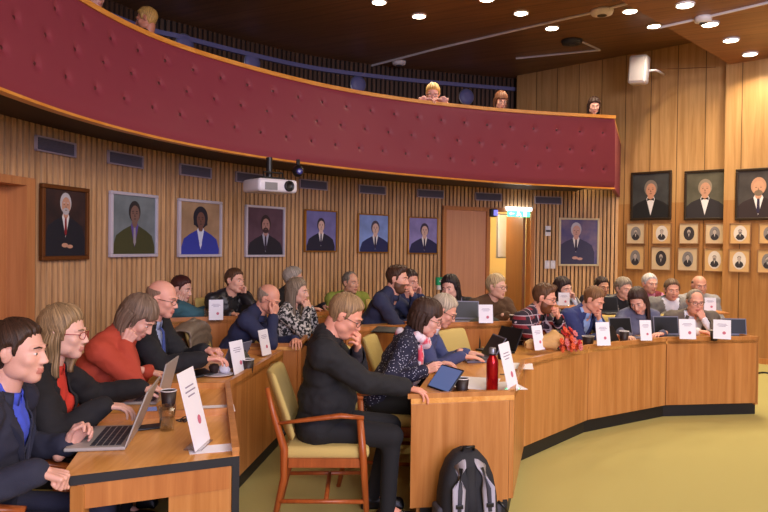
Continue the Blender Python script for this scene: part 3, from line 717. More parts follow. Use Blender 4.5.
def hang2(px0, px1, py0, py1, lb, small=False, idx=0, **k):
    a, b_ = panelpt(px0, (py0 + py1) / 2), panelpt(px1, (py0 + py1) / 2); c = panelpt((px0 + px1) / 2, py0); d_ = panelpt((px0 + px1) / 2, py1)
    wd = (Vector(b_[:2]) - Vector(a[:2])).length; h = c.z - d_.z; p = (c + d_) / 2
    if not small:
        t = thing('portrait_painting', lb, 'painting', p, rotz_of(nR), 'large dark portraits on the panelled wall'); portrait(t, wd, h, **k)
    else:
        t = thing('framed_photograph', lb, 'framed photograph', p, rotz_of(nR), 'small oval portrait photographs in two rows')
        g = MB(); fw = .012
        g.box((0, 0, h / 2 - fw / 2), (wd, .03, fw)); g.box((0, 0, -h / 2 + fw / 2), (wd, .03, fw)); g.box((-wd / 2 + fw / 2, 0, 0), (fw, .03, h - 2 * fw)); g.box((wd / 2 - fw / 2, 0, 0), (fw, .03, h - 2 * fw))
        g.build('frame', M['framewood'], t)
        MB().box((0, .004, 0), (wd - fw, .01, h - fw)).build('mat_board', [M['matb1'], M['matb2']][k['warm']], t)
        ph = MB(); W = wd * .27; H_ = h * .33
        ov = lambda cx, cz, rx, rz, y, m: ph.add([(cx + rx * math.cos(2 * math.pi * i / 24), y, cz + rz * math.sin(2 * math.pi * i / 24)) for i in range(24)], [tuple(range(24))], m)
        if k['halo']: ov(0, 0, W * 1.15, H_ * 1.15, -.002, 3)
        ov(0, 0, W, H_, -.003, k['ground']); 
        ph.add([(x * W, -.004, z * H_) for x, z in ((-.75, -.62), (-.62, -.3), (-.25, -.08), (.25, -.08), (.62, -.3), (.75, -.62), (.35, -.92), (-.35, -.92))], [tuple(range(8))], 1)
        ov(0, .22 * H_, W * .32, H_ * .33, -.005, 2); ov(0, .36 * H_, W * .34, H_ * .24, -.0045, 1)
        ph.add([(-.1 * W, -.0055, -.1 * H_), (0, -.0055, -.5 * H_), (.1 * W, -.0055, -.1 * H_)], [(0, 1, 2)], 3)
        if k['beard']: ov(0, .06 * H_, W * .26, H_ * .2, -.0053, 4)
        ph.build('oval_photograph', [M['ph_mid'], M['ph_dark'], M['ph_face'], M['ph_white'], M['ph_grey']], t)
M['framewood'] = mat('thin_light_wood_frame', srgb(150, 108, 70), .5); M['matb1'] = mat('beige_mat_board', srgb(202, 176, 140), .9, var=.08, bscale=20); M['matb2'] = mat('warm_mat_board', srgb(206, 164, 108), .9, var=.08, bscale=20)
M['ph_mid'] = mat('photo_grey', srgb(128, 120, 118), .8); M['ph_dark'] = mat('photo_dark', srgb(48, 42, 46), .8); M['ph_face'] = mat('photo_face', srgb(176, 160, 150), .8); M['ph_white'] = mat('photo_white', srgb(214, 202, 190), .8); M['ph_grey'] = mat('photo_beard', srgb(110, 102, 100), .8)
M['darkframe'] = mat('black_gold_frame', srgb(54, 40, 24), .4, .3)
hang2(630.5, 671, 171.5, 220, 'big dark portrait of a man with white shirt front, leftmost on panelled wall', fw=.035, fmat=M['darkframe'], bg=srgb(44, 44, 44), jacket=srgb(18, 16, 18), hair=srgb(120, 110, 100), skin=srgb(196, 140, 110), bow=True, tie=srgb(20, 18, 18))
hang2(684, 726, 170, 220, 'big dark portrait of a clean-shaven man in grey, middle one on panelled wall', fw=.035, fmat=M['darkframe'], bg=srgb(70, 66, 52), jacket=srgb(38, 32, 36), hair=srgb(140, 124, 104), skin=srgb(190, 140, 112), bow=True, tie=srgb(20, 18, 18))
hang2(735, 782, 168, 220, 'big dark portrait of a bearded balding man, cut by the right edge', fw=.035, fmat=M['darkframe'], bg=srgb(52, 46, 44), jacket=srgb(44, 28, 30), hair=srgb(190, 140, 110), beard=srgb(120, 100, 80), skin=srgb(200, 148, 116))
rows = [('upper', 223, 244, [(626.5, 645), (652, 671.5), (679, 699), (705, 724.5), (729.5, 751), (758.5, 780)]), ('lower', 246, 269.5, [(626, 644.5), (651, 671), (677.5, 698), (704, 725), (728.5, 750), (757, 778)])]
place = ['first from left', 'second from left', 'third from left', 'just left of wall step', 'just right of wall step', 'cut by right edge']
lk = {0: ['a man on grey', 'a man in white oval', 'a man on dark oval', 'a man on grey', 'a dark head', 'a pale man'], 1: ['a bearded man', 'a man on dark oval', 'a man on grey', 'a man in white oval', 'a dark-suited man', 'a man']}
for r, (rn, y0, y1, xx) in enumerate(rows):
    for i, (a, b_) in enumerate(xx):
        dy = (i * .9) * (r * .8 + .0); hang2(a, b_, y0 + dy, y1 + dy, 'small photograph of %s, %s in %s row' % (lk[r][i], place[i], rn), small=True, warm=int((i + r) % 3 == 1 or i > 3), halo=(r, i) in ((0, 1), (0, 4), (1, 3), (1, 4)), ground=(1 if (r, i) in ((1, 1), (0, 2)) else (3 if (r, i) in ((0, 1), (0, 4), (1, 3), (1, 4)) else 0)), beard=(i + r) % 2 == 0)
# ================================================================ PEOPLE
def S_ell(p, c, r):
    q = (p - np.array(c)) / np.array(r); k = np.linalg.norm(q, axis=1); k2 = np.linalg.norm(q / np.array(r), axis=1)
    return k * (k - 1) / np.maximum(k2, 1e-6)
def S_cap(p, a, b, ra, rb):
    a, b = np.array(a), np.array(b); d = b - a; t = np.clip(((p - a) @ d) / (d @ d), 0, 1)
    return np.linalg.norm(p - a - t[:, None] * d, axis=1) - (ra + (rb - ra) * t)
def smin(a, b, k): h = np.clip(.5 + .5 * (b - a) / k, 0, 1); return b * (1 - h) + a * h - k * h * (1 - h)
def smax(a, b, k): return -smin(-a, -b, k)
def head_sdf(p, fat=0.0, fem=0.0):
    d = S_ell(p, (0, -.018, .032), (.077, .097, .088))
    d = smin(d, S_ell(p, (0, .018, -.03), (.060 + fat * .012, .072, .082)), .03)
    d = smin(d, S_ell(p, (0, .062, -.094), (.026 + fat * .012 - fem * .004, .024, .021)), .03)          # chin
    for s in (-1, 1):
        d = smin(d, S_ell(p, (s * .046, .010, -.066), (.018 + fat * .014, .042, .026)), .025)         # jaw
        d = smin(d, S_ell(p, (s * .040, .058, -.022), (.022, .020, .020)), .02)                      # cheek
        d = smax(d, -S_ell(p, (s * .031, .098, .006), (.019, .020, .0125)), .012)                    # eye socket
        d = smin(d, S_ell(p, (s * .031, .071, .004), (.0135, .0125, .0115)), .003)
        d = smin(d, S_cap(p, (s * .012, .086, .026), (s * .046, .073, .026), .008 - fem * .003, .006), .012)   # brow
        d = smin(d, S_ell(p, (s * .010, .096, -.032), (.008, .009, .006)), .006)                     # nostril
    d = smin(d, S_cap(p, (0, .086, .014), (0, .1065, -.027), .0065, .0092), .010)                      # nose
    d = smin(d, S_cap(p, (-.018, .083, -.058), (.018, .083, -.058), .0055, .0055), .008)
    d = smin(d, S_ell(p, (0, .089, -.0575), (.016, .008, .006)), .006)
    d = smin(d, S_ell(p, (0, .087, -.0695), (.017, .009, .0065)), .006)
    d = smax(d, -S_ell(p, (0, .099, -.0635), (.024, .009, .0022)), .003)
    if fat > .4: d = smin(d, S_ell(p, (0, .02, -.105), (.05, .05, .03)), .03)
    return d
NA, NP = 72, 54
def dirs():
    az = []
    for i in range(NA):
        t = -math.pi + 2 * math.pi * i / NA; az.append(t - .45 * math.sin(t))       # denser towards the face (t=0 is +Y)
    po = [math.pi * (k + .5) / NP for k in range(NP)]
    return np.array([[math.sin(p) * math.sin(a), math.sin(p) * math.cos(a), math.cos(p)] for p in po for a in az])
DIRS = dirs(); ORG = np.array([0, .0, -.01])
_hc = {}
def head_r(fat, fem):
    key = (fat, fem)
    if key not in _hc:
        r = np.full(len(DIRS), .20)
        for _ in range(26):
            d = head_sdf(ORG + DIRS * r[:, None], fat, fem); r = r - np.clip(d, -.02, .02) * .8
        _hc[key] = r
    return _hc[key]
GF = [(k * NA + i, k * NA + (i + 1) % NA, (k + 1) * NA + (i + 1) % NA, (k + 1) * NA + i) for k in range(NP - 1) for i in range(NA)]
GF += [tuple(reversed(range(NA))), tuple((NP - 1) * NA + i for i in range(NA))]
def sstep(a, b, x): t = np.clip((x - a) / (b - a), 0, 1); return t * t * (3 - 2 * t)

def voxel(mb, size, smooth_it=6, name='tmp'):
    """grow one continuous skin over overlapping shapes"""
    me = mb.mesh(name, []); o = bpy.data.objects.new(name, me); COL.objects.link(o)
    r = o.modifiers.new('r', 'REMESH'); r.mode = 'VOXEL'; r.voxel_size = size; r.adaptivity = 0
    if smooth_it: s = o.modifiers.new('s', 'SMOOTH'); s.factor = .5; s.iterations = smooth_it
    dg = bpy.context.evaluated_depsgraph_get(); e = o.evaluated_get(dg); m2 = e.to_mesh()
    n = len(m2.vertices); v = np.empty(n * 3, 'f'); m2.vertices.foreach_get('co', v)
    F = [tuple(p.vertices) for p in m2.polygons]
    e.to_mesh_clear(); bpy.data.objects.remove(o); bpy.data.meshes.remove(me)
    return v.reshape(-1, 3), F
_hands = {}
def hand(pose):
    """left hand, wrist at the origin, fingers along +Y, palm down, thumb to +X"""
    if pose in _hands: return _hands[pose]
    mb = MB()
    curl = {'flat': (.12, .18, .12), 'relax': (.35, .5, .35), 'curl': (.75, .95, .6), 'fist': (1.35, 1.5, .9), 'grip': (.95, .7, .4)}[pose]
    kn = [(.033, .086), (.011, .092), (-.012, .088), (-.033, .078)]; ln = [(.040, .024, .020), (.044, .028, .021), (.041, .026, .020), (.032, .020, .018)]
    spread = [.10, .02, -.06, -.16]
    for i, (kx, ky) in enumerate(kn):
        mb.capsule((kx * .55, .012, -.002), (kx, ky, 0), .016, .0115)
        p = Vector((kx, ky, 0)); a = 0; rr = [.0100, .0092, .0084, .0074]
        if i == 3: rr = [q * .88 for q in rr]
        for j in range(3):
            a += curl[j] * (1 + .08 * i)
            d = Vector((math.sin(spread[i]) * math.cos(a), math.cos(spread[i]) * math.cos(a), -math.sin(a)))
            q = p + d * ln[i][j]; mb.capsule(p, q, rr[j], rr[j + 1]); p = q
    mb.ell((0, .05, -.003), (.038, .048, .013))
    mb.capsule((.016, .018, -.006), (.040, .050, -.014), .017, .0125)
    c = {'flat': .1, 'relax': .25, 'curl': .5, 'fist': .8, 'grip': .6}[pose]
    p = Vector((.040, .050, -.014)); a1 = p + Vector((.020 - .02 * c, .030, -.008 - .016 * c)); a2 = a1 + Vector((.008 - .03 * c, .026, -.006 - .010 * c))
    mb.capsule(p, a1, .0118, .0102); mb.capsule(a1, a2, .0100, .0085)
    mb.capsule((0, -.05, 0), (0, .02, 0), .025, .024)
    _hands[pose] = voxel(mb, .0036, 3); return _hands[pose]

SKIN = {}
def skin(c):
    if c not in SKIN:
        m = mat('skin_%d' % len(SKIN), srgb(*c), .5, bump=.04, bscale=200, var=.05)
        m.node_tree.nodes['Principled BSDF'].inputs['Subsurface Weight'].default_value = .08
        m.node_tree.nodes['Principled BSDF'].inputs['Subsurface Radius'].default_value = (.01, .004, .002)
        lp = mat('lips_%d' % len(SKIN), srgb(int(c[0] * .88), int(c[1] * .74), int(c[2] * .74)), .45)
        SKIN[c] = (m, lp)
    return SKIN[c]
M['eyewhite'] = mat('eye_white', srgb(222, 214, 210), .2); M['iris'] = mat('iris', srgb(44, 34, 30), .15)
HAIRM = {}
def hairmat(c):
    if c not in HAIRM:
        m, N, L, b = newmat('hair_%d' % len(HAIRM)); b.inputs['Roughness'].default_value = .5; b.inputs['Specular IOR Level'].default_value = .35
        tc = N.new('ShaderNodeTexCoord'); mp = N.new('ShaderNodeMapping'); mp.inputs['Scale'].default_value = (9, 9, 1.2)
        n = N.new('ShaderNodeTexNoise'); n.inputs['Scale'].default_value = 1; n.inputs['Detail'].default_value = 3
        at_ = N.new('ShaderNodeAttribute'); at_.attribute_name = 'strand'; L.new(at_.outputs['Vector'], mp.inputs[0]); L.new(mp.outputs[0], n.inputs[0])
        cr = N.new('ShaderNodeValToRGB'); cr.color_ramp.elements[0].position = .35; cr.color_ramp.elements[1].position = .68
        cr.color_ramp.elements[0].color = srgb(*[int(q * .62) for q in c]); cr.color_ramp.elements[1].color = srgb(*[min(255, int(q * 1.15)) for q in c])
        L.new(n.outputs['Fac'], cr.inputs[0]); L.new(cr.outputs[0], b.inputs['Base Color'])
        bp = N.new('ShaderNodeBump'); bp.inputs['Strength'].default_value = .6; bp.inputs['Distance'].default_value = .006; L.new(n.outputs['Fac'], bp.inputs['Height']); L.new(bp.outputs[0], b.inputs['Normal'])
        HAIRM[c] = m
    return HAIRM[c]

def rotm(yaw=0, pitch=0, roll=0):
    return Matrix.Rotation(R(yaw), 3, 'Z') @ Matrix.Rotation(R(-pitch), 3, 'X') @ Matrix.Rotation(R(roll), 3, 'Y')

def person(label, px, py, Y, face, body=None, pitch=8, roll=0, fl=0.0, lean=.16, scale=1.0, skinc=(214, 160, 132), hair='short', hairc=(90, 66, 46),
           top='sweater', topc=None, shirt=None, tie=None, glasses=False, fat=0.0, fem=0, arms=('desk', 'desk'), hands=('relax', 'relax'), width=1.0,
           legs=True, trousers=None, beard=None, vox=.013, seat=True, group=None, collar=None, hips=None, sh=.46, elbow=(None, None), scarf=None, tier=None, hs=1.0):
    if body is None: body = face
    Hw = at(px, py, Y=Y)
    ang = R(body - 90)
    fwd = Vector((math.cos(R(body)), math.sin(R(body)), 0))
    RH = rotm(face - body, pitch, roll)
    # head relative to the pelvis: neck base sits lean metres ahead of the hips
    off_head = RH @ Vector((0, .03, .10)) + Vector((0, .012, .052))     # neck base -> head centre, local
    zl = Hw.z - fl
    Nl = Vector((0, lean, zl - off_head.z))
    Pl = Vector((hips[0] if hips else 0, 0, sh + .10))
    origin = Hw - (Matrix.Rotation(ang, 3, 'Z') @ Vector((off_head.x, off_head.y + lean, 0))); origin.z = fl
    t = thing('person', label, 'person', origin, ang, group)
    W2L = Matrix.Rotation(-ang, 3, 'Z')
    loc = lambda wpt: W2L @ (Vector(wpt) - origin)
    HC = Nl + off_head
    u = (Nl - Pl).normalized(); yv = u.cross(Vector((1, 0, 0))).normalized(); TM = Matrix((Vector((1, 0, 0)), yv, u)).transposed()
    TL = (Nl - Pl).length; k = width
    def T(x, y, f, dz=0): return Pl + u * (TL * f + dz) + Vector((x * k, 0, 0)) + yv * y
    belly = fat * .06 + .0
    def trunk(g, mb):
        mb.ell(T(0, -.01, 0), (.165 * k + g, .125 + g, .13 + g), rot=TM)
        mb.ell(T(0, .0 + belly * .5, .30), (.150 * k + belly * .5 + g, .112 + belly + g, .15 + g), rot=TM)
        mb.ell(T(0, -.012, .62), (.162 * k + g, .112 + g, .16 + g), rot=TM)
        mb.ell(T(0, -.03, .84), (.150 * k + g, .092 + g, .085 + g), rot=TM)
        if fem: 
            for s in (-1, 1): mb.ell(T(s * .07, .075, .60), (.062 + g, .055 + g, .06 + g), rot=TM)
        for s in (-1, 1):
            mb.capsule(T(0, -.035, 1.02), T(s * .15, -.03, .89), .056 + g, .054 + g)
    SHD = {s: T(s * (.178 if not fem else .162), -.02, .86) for s in (-1, 1)}
    L1, L2 = .285 * (.95 if fem else 1), .255 * (.95 if fem else 1)
    AR = {}
    for idx, s in ((0, 1), (1, -1)):          # index 0: right-hand side of the person is +X when facing +Y
        a = arms[idx]; pole = Vector((s * .55, -.35, -.8))
        hd, pn = Vector((-s * .35, .9, -.05)), Vector((0, 0, -1))
        dz = .73 - fl + (tier if tier is not None else fl)
        if a == 'desk': Wp = Vector((s * .17, lean + .34, dz + .045)); 
        elif a == 'desk_in': Wp = Vector((s * .06, lean + .30, dz + .05)); hd = Vector((-s * 1, .35, -.05))
        elif a == 'lap': Wp = Vector((s * .10, .30, sh + .22)); hd = Vector((-s * .5, .8, -.1))
        elif a == 'side': Wp = Vector((s * .26, .12, sh + .20)); hd = Vector((0, .9, -.3))
        elif a == 'chin': Wp = HC + RH @ Vector((s * .05, .125, -.155)); hd = RH @ Vector((-s * .45, -.25, .9)); pn = RH @ Vector((-s * .3, -1, -.2)); pole = Vector((s * .5, .2, -1))
        elif a == 'mouth': Wp = HC + RH @ Vector((s * .062, .150, -.145)); hd = RH @ Vector((-s * .62, -.2, .72)); pn = RH @ Vector((-s * .35, -1, 0)); pole = Vector((s * .5, .2, -1))
        elif a == 'cheek': Wp = HC + RH @ Vector((s * .10, .06, -.135)); hd = RH @ Vector((-s * .12, -.15, 1)); pn = RH @ Vector((-s * 1, -.25, 0)); pole = Vector((s * .6, .3, -1))
        elif a == 'temple': Wp = HC + RH @ Vector((s * .115, .045, -.10)); hd = RH @ Vector((-s * .15, -.3, 1)); pn = RH @ Vector((-s * 1, -.2, 0)); pole = Vector((s * .6, .4, -1))
        elif a == 'brow': Wp = HC + RH @ Vector((s * .07, .125, -.09)); hd = RH @ Vector((-s * .25, -.25, 1)); pn = RH @ Vector((-s * .4, -1, 0)); pole = Vector((s * .5, .2, -1))
        else:
            Wp = loc(at(a[0], a[1], Y=a[2])); 
            if len(a) > 3: hd = W2L @ Vector(a[3]); 
            if len(a) > 4: pn = W2L @ Vector(a[4])
        if elbow[idx] is not None: pole = Vector(elbow[idx])
        S0 = SHD[s]; d = Wp - S0; D = d.length; l1, l2 = L1, L2
        if D > (l1 + l2) * .985: f_ = D / ((l1 + l2) * .985); l1 *= f_; l2 *= f_
        if D < abs(l1 - l2) + .04: D = abs(l1 - l2) + .04
        d.normalize(); ca = (l1 * l1 + D * D - l2 * l2) / (2 * l1 * D); ca = max(-1, min(1, ca))
        pp = (pole - d * pole.dot(d)).normalized()
        E = S0 + d * (l1 * ca) + pp * (l1 * math.sqrt(1 - ca * ca))
        AR[s] = (S0, E, Wp, hd.normalized(), pn, hands[idx])
    def armshape(g, mb, s, upto=1.0):
        S0, E, Wp = AR[s][:3]; e2 = E.lerp(Wp, upto)
        x_ = g + (.010 if g > .015 else (.004 if g > .01 else 0)); kw = .85 + .15 * k; mb.ell(S0, (.062 + x_) * kw); mb.capsule(S0, E, (.052 + x_) * kw, (.043 + x_) * kw); mb.capsule(E, e2, (.043 + x_) * kw, .030 + x_ * .9)
    hipx = .09; KN = {}; AN = {}
    for s in (-1, 1):
        KN[s] = Vector((s * .12, .42, sh + .055)); AN[s] = Vector((s * .12, .36 + .04 * s, .09))
    def legshape(g, mb):
        for s in (-1, 1):
            mb.capsule(Pl + Vector((s * hipx, .02, -.02)), KN[s], .082 * (.7 + .3 * k) + g, .060 * (.7 + .3 * k) + g); mb.capsule(KN[s], AN[s] - Vector((0, 0, .02 if g > 0 else 0)), .054 + g, .040 + g * 1.6)
    # ---- body: one continuous skin: trunk, limbs, neck, hands, head
    V = []; F = []; MI = []
    def addm(v, f, m=0):
        b = len(V); V.extend(map(tuple, v)); F.extend(tuple(b + i for i in q) for q in f); MI.extend([m] * len(f) if not hasattr(m, '__len__') else m)
    mb = MB(); trunk(-.012, mb)
    for s in (-1, 1): armshape(-.008, mb, s)
    if legs: legshape(-.012, mb)
    hb = HC + RH @ Vector((0, -.028, -.06)); nr = .059 + fat * .012 - fem * .006
    mb.capsule(Nl + Vector((0, -.03, -.05)), hb, nr + .008, nr)
    if legs:
        for s in (-1, 1): mb.capsule(AN[s], AN[s] + Vector((0, .10, -.045)), .030, .018)
    v, f = voxel(mb, .014, 3); addm(v, f)
    r = head_r(fat, fem); hp = (ORG + DIRS * r[:, None]) * hs
    lipm = [0] * len(GF)
    for i, q in enumerate(GF[:-2]):
        c = hp[list(q)].mean(0) / hs
        if c[1] > .078 and abs(c[0]) < .021 and -.077 < c[2] < -.053: lipm[i] = 1
    RHn = np.array(RH); hv = hp @ RHn.T + np.array(HC)
    addm(hv, GF, lipm)
    e = MB()
    for s in (-1, 1):   # ears
        e.v = []; e.f = []; e.m = []
        e.ell((s * .077, -.006, -.004), (.0075, .019, .031), rot=Matrix.Rotation(R(-18 * 1), 3, 'X') @ Matrix.Rotation(R(s * 22), 3, 'Z'), n=12, k=9)
        e.ell((s * .082, -.012, .004), (.006, .018, .022), rot=Matrix.Rotation(R(s * 30), 3, 'Z'), n=12, k=8)
        addm([HC + RH @ (Vector(q) * hs) for q in e.v], e.f)
        e2 = MB(); e2.ell((s * .031, .0735, .0045), (.0125, .0115, .0068), n=12, k=8); addm([HC + RH @ (Vector(q) * hs) for q in e2.v], e2.f, 2)
        e3 = MB(); e3.ell((s * .031, .0825, .004), (.0052, .0036, .0052), n=10, k=6); addm([HC + RH @ (Vector(q) * hs) for q in e3.v], e3.f, 3)
    for s in (-1, 1):
        S0, E, Wp, hd, pn, pose = AR[s]
        hvv, hf = hand(pose); hvv = hvv * (.93 if fem else 1.0)
        y = hd; z = -(pn - y * pn.dot(y)).normalized(); x = y.cross(z)
        P = hvv.copy()
        if s > 0: P[:, 0] *= -1; hf = [tuple(reversed(q)) for q in hf]
        B = np.array([list(x), list(y), list(z)]); addm(P @ B + np.array(Wp), hf)
    sk, lp = skin(skinc)
    me = bpy.data.meshes.new('body'); me.from_pydata(V, [], F)
    for m_ in (sk, lp, M['eyewhite'], M['iris']): me.materials.append(m_)
    me.polygons.foreach_set('material_index', MI); me.polygons.foreach_set('use_smooth', [True] * len(F)); me.update()
    bo = bpy.data.objects.new('body', me); COL.objects.link(bo); bo.parent = t
    hm = hairmat(hairc)
    # ---- eyebrows
    eb = MB()
    for s in (-1, 1): eb.tube([HC + RH @ (Vector(q) * hs) for q in ((s * .016, .0935, .0265), (s * .031, .091, .031), (s * .048, .078, .0265))], [.003, .0036, .002], 6)
    eb.build('eyebrows', hm if hair != 'bald' else hairmat((150, 120, 100)), t, True)
    # ---- hair
    pts = ORG + DIRS * r[:, None]; x, y, z = pts[:, 0], pts[:, 1], pts[:, 2]
    zl_ = np.interp(y + .004 * np.sin(x * 300), [-.12, -.035, -.022, -.014, .006, .012, .026, .036, .052, .072, .10], [-.078, -.070, -.034, .024, .026, -.018, -.012, .036, .060, .076, .088])
    line = z - zl_ + .004 * np.sin(x * 420)
    thick = .012; long_ = 0
    if hair in ('bald', 'ring'):
        m = sstep(.0, .02, line) * (1 - sstep(.050, .062, z)) * (1 - sstep(-.005, .02, y)); thick = .008
    elif hair == 'receding':
        m = sstep(0, .015, line) * (1 - sstep(.012, .035, y) * (1 - sstep(.05, .065, np.abs(x)))); thick = .010
    elif hair in ('bob', 'long', 'wavy', 'fringe', 'chin'):
        fr = (.034 if hair in ('bob', 'fringe') else .008)
        l2 = np.maximum(line, z - (.006 + .8 * y) - (.03 * sstep(.02, .06, y) if hair in ('long', 'wavy') else 0)) + fr * sstep(.03, .06, y) * (1 - sstep(.045, .06, np.abs(x))) + (.014 if hair in ('long', 'wavy') else .03) * sstep(.045, .065, np.abs(x)) * (1 - sstep(.02, .06, y))
        m = sstep(-.002, .016, l2); thick = .019 - (.011 if hair in ('long', 'wavy') else .004) * sstep(.03, .075, y)
        long_ = {'bob': .10, 'chin': .12, 'fringe': .16, 'long': .25, 'wavy': .20}[hair]
    elif hair == 'fluffy': m = sstep(-.004, .02, line + .010 * sstep(.02, .06, y)); thick = .018
    elif hair == 'quiff': m = sstep(-.004, .02, line); thick = .013; thick = .013 + .016 * sstep(.0, .06, y) * sstep(.05, .09, z)
    else: m = sstep(-.004, .022, line); thick = .013
    if hair != 'shaved':
        cr_ = np.array([.012, -.045, .105]); ca_ = np.array([0, -.38, .925]); e1_ = np.array([1, 0, 0]); e2_ = np.cross(ca_, e1_)
        dd_ = pts - np.array([0, -.02, .02]); az_ = np.arctan2(dd_ @ e2_, dd_ @ e1_); pl_ = np.arccos(np.clip((dd_ @ ca_) / np.linalg.norm(dd_, axis=1), -1, 1))
        strand = [(math.cos(q) * 3 * 1.0, math.sin(q) * 3, k_) for q, k_ in zip(az_, pl_)]
        nz = np.array([noise.noise(Vector((q[0] * 4.5, q[1] * 4.5, q[2] * 1.3))) for q in strand]) * .42 + np.array([noise.noise(Vector(q) * 22) for q in pts]) * .25
        topb = 1 + .18 * sstep(.03, .10, z)
        rr = (r + (thick * topb * (1 + nz)) * m - .007 * (1 - m))
        hvv = (ORG + DIRS * rr[:, None]) * hs
        H = MB(); H.add([HC + RH @ Vector(q) for q in hvv], GF)
        if long_:
            strand = strand + [(2.2 * math.cos(-A_ + 2 * A_ * ia / 48) if 0 else 3 * math.sin(-A_ + 2 * A_ * ia / 48), 3 * math.cos(-A_ + 2 * A_ * ia / 48), 1.2 + kz / 16) for A_ in (R(104),) for lay in (0, 1) for kz in range(17) for ia in range(49)]
            A = R(100 if hair in ('bob', 'chin', 'fringe') else 108); na, nz_ = 48, 16
            for side in (0,):
                Lg = []; 
                for lay in (0, 1):
                    for kz in range(nz_ + 1):
                        fz = kz / nz_
                        for ia in range(na + 1):
                            a = -A + 2 * A * ia / na     # 0 at the back
                            edge = abs(a) / A
                            rad_x, rad_y = .093, .112
                            bulge = 1 + .10 * math.sin(fz * 2.4) - (.10 * fz if hair != 'long' else .16 * fz)
                            wv = .007 * noise.noise(Vector((a * 6, fz * 3, 3))) + (.010 * math.sin(fz * 11 + a * 3) if hair == 'wavy' else 0) + .004 * math.sin(a * 26 + fz * 2) + .003 * math.sin(a * 51 + 2 * fz)
                            off = -(.020 * (1 - .3 * fz)) if lay else 0
                            rx, ry = (rad_x) * bulge + wv + off, (rad_y) * bulge + wv + off
                            zz = .035 - fz * (long_ + .035 + .015 * noise.noise(Vector((a * 9, 7, 1)))) - (0 if edge < .8 else 0)
                            q = Vector((math.sin(a) * rx, -math.cos(a) * ry - .014, zz)) * hs
                            # let the hair hang partly with gravity below the ears
                            P1 = HC + RH @ q; gl = HC + RH @ (Vector((q.x, q.y, 0))) + Vector((0, 0, q.z)); w_ = fz * .55
                            Lg.append(P1.lerp(gl, w_))
                n1 = na + 1; FF = []
                for kz in range(nz_):
                    for ia in range(na):
                        a0 = kz * n1 + ia; FF.append((a0, a0 + 1, a0 + n1 + 1, a0 + n1)); b0 = (nz_ + 1) * n1 + a0; FF.append((b0 + n1, b0 + n1 + 1, b0 + 1, b0))
                o2 = (nz_ + 1) * n1
                for ia in range(na): FF.append((ia + 1, ia, ia + o2, ia + 1 + o2)); q0_ = nz_ * n1 + ia; FF.append((q0_, q0_ + 1, q0_ + 1 + o2, q0_ + o2))
                for kz in range(nz_):
                    for ia in (0, na): q0_ = kz * n1 + ia; FF.append((q0_, q0_ + n1, q0_ + n1 + o2, q0_ + o2))
                H.add(Lg, FF)
        ho = H.build('hair', hm, t, True); at2 = ho.data.attributes.new('strand', 'FLOAT_VECTOR', 'POINT'); at2.data.foreach_set('vector', [float(k_) for q in strand for k_ in q])
    if beard:
        bl = (z < -.028 + .0 * y) & (y > -.01) & (z > -.125)
        mm = sstep(-.018, -.036, z) * 0 + (1 - sstep(-.045, -.03, z - .35 * np.maximum(0, .05 - y) )) * sstep(-.02, .01, y)
        lipz = (np.abs(x) < .022) & (z < -.052) & (z > -.078) & (y > .07)
        mm = np.where(lipz, 0, mm)
        rr = r + .0045 * mm * (1 + .4 * np.array([noise.noise(Vector(q) * 90) for q in pts])) - .006 * (1 - mm)
        hvv = (ORG + DIRS * rr[:, None]) * hs; B_ = MB(); B_.add([HC + RH @ Vector(q) for q in hvv], GF); B_.build('beard', hairmat(beard), t, True)
    # ---- clothes
    def cloth(name, g, mats, sleeves=True, cut=None, vx=None, amp=.009, gl=1.0, upto=.97):
        mb = MB(); trunk(g, mb)
        if sleeves:
            for s in (-1, 1): armshape(g, mb, s, upto)
        v, f = voxel(mb, vx or vox, 5)
        nv_ = np.zeros_like(v); c0 = np.array([Pl.x, Pl.y, Pl.z])
        out = np.empty_like(v)
        me = bpy.data.meshes.new(name); me.from_pydata(v.tolist(), [], f); me.update()
        no = np.empty(len(v) * 3, 'f'); me.vertices.foreach_get('normal', no); no = no.reshape(-1, 3); bpy.data.meshes.remove(me)
        sd = sum(map(ord, label)) % 50
        am = np.array([noise.noise(Vector((q[0] * 9 + sd, q[1] * 9, q[2] * 16))) + .9 * (.35 - abs(noise.noise(Vector((q[0] * 7 + q[2] * 9, q[1] * 7 + sd, q[2] * 8 - q[0] * 5))))) + .5 * noise.noise(Vector((q[0] * 26, q[1] * 26 + sd, q[2] * 34))) for q in v])
        v = v + no * (amp * am)[:, None]
        if cut:
            TMi = np.array(TM.inverted()); lc = (v - np.array(T(0, 0, 1))) @ TMi.T
            kp = []
            for q in f:
                c = lc[list(q)].mean(0); wv = cut[0] * (c[2] - cut[1]) / (-.02 - cut[1])
                if c[1] > -.03 and c[2] > cut[1] and abs(c[0]) < wv: continue
                kp.append(q)
            f = kp
        m2 = MB(); m2.add(v.tolist(), f); o = m2.build(name, mats, t, True)
        if cut: so = o.modifiers.new('thick', 'SOLIDIFY'); so.thickness = .007; so.offset = -1
        return o
    jacket = top in ('jacket', 'cardigan', 'open_shirt', 'vneck', 'vest')
    if jacket:
        cloth('shirt', .004, shirt or M['white'], True, upto=1.0 if top != 'vest' else .98)
        cloth('jacket' if top == 'jacket' else ('cardigan' if top == 'cardigan' else 'pullover'), .017, topc, top != 'vest', cut={'jacket': (.085, -.27), 'cardigan': (.09, -.45), 'open_shirt': (.06, -.30), 'vneck': (.06, -.15), 'vest': (.06, -.17)}[top], upto=.93)
    else:
        cloth(top, .012, topc, True)
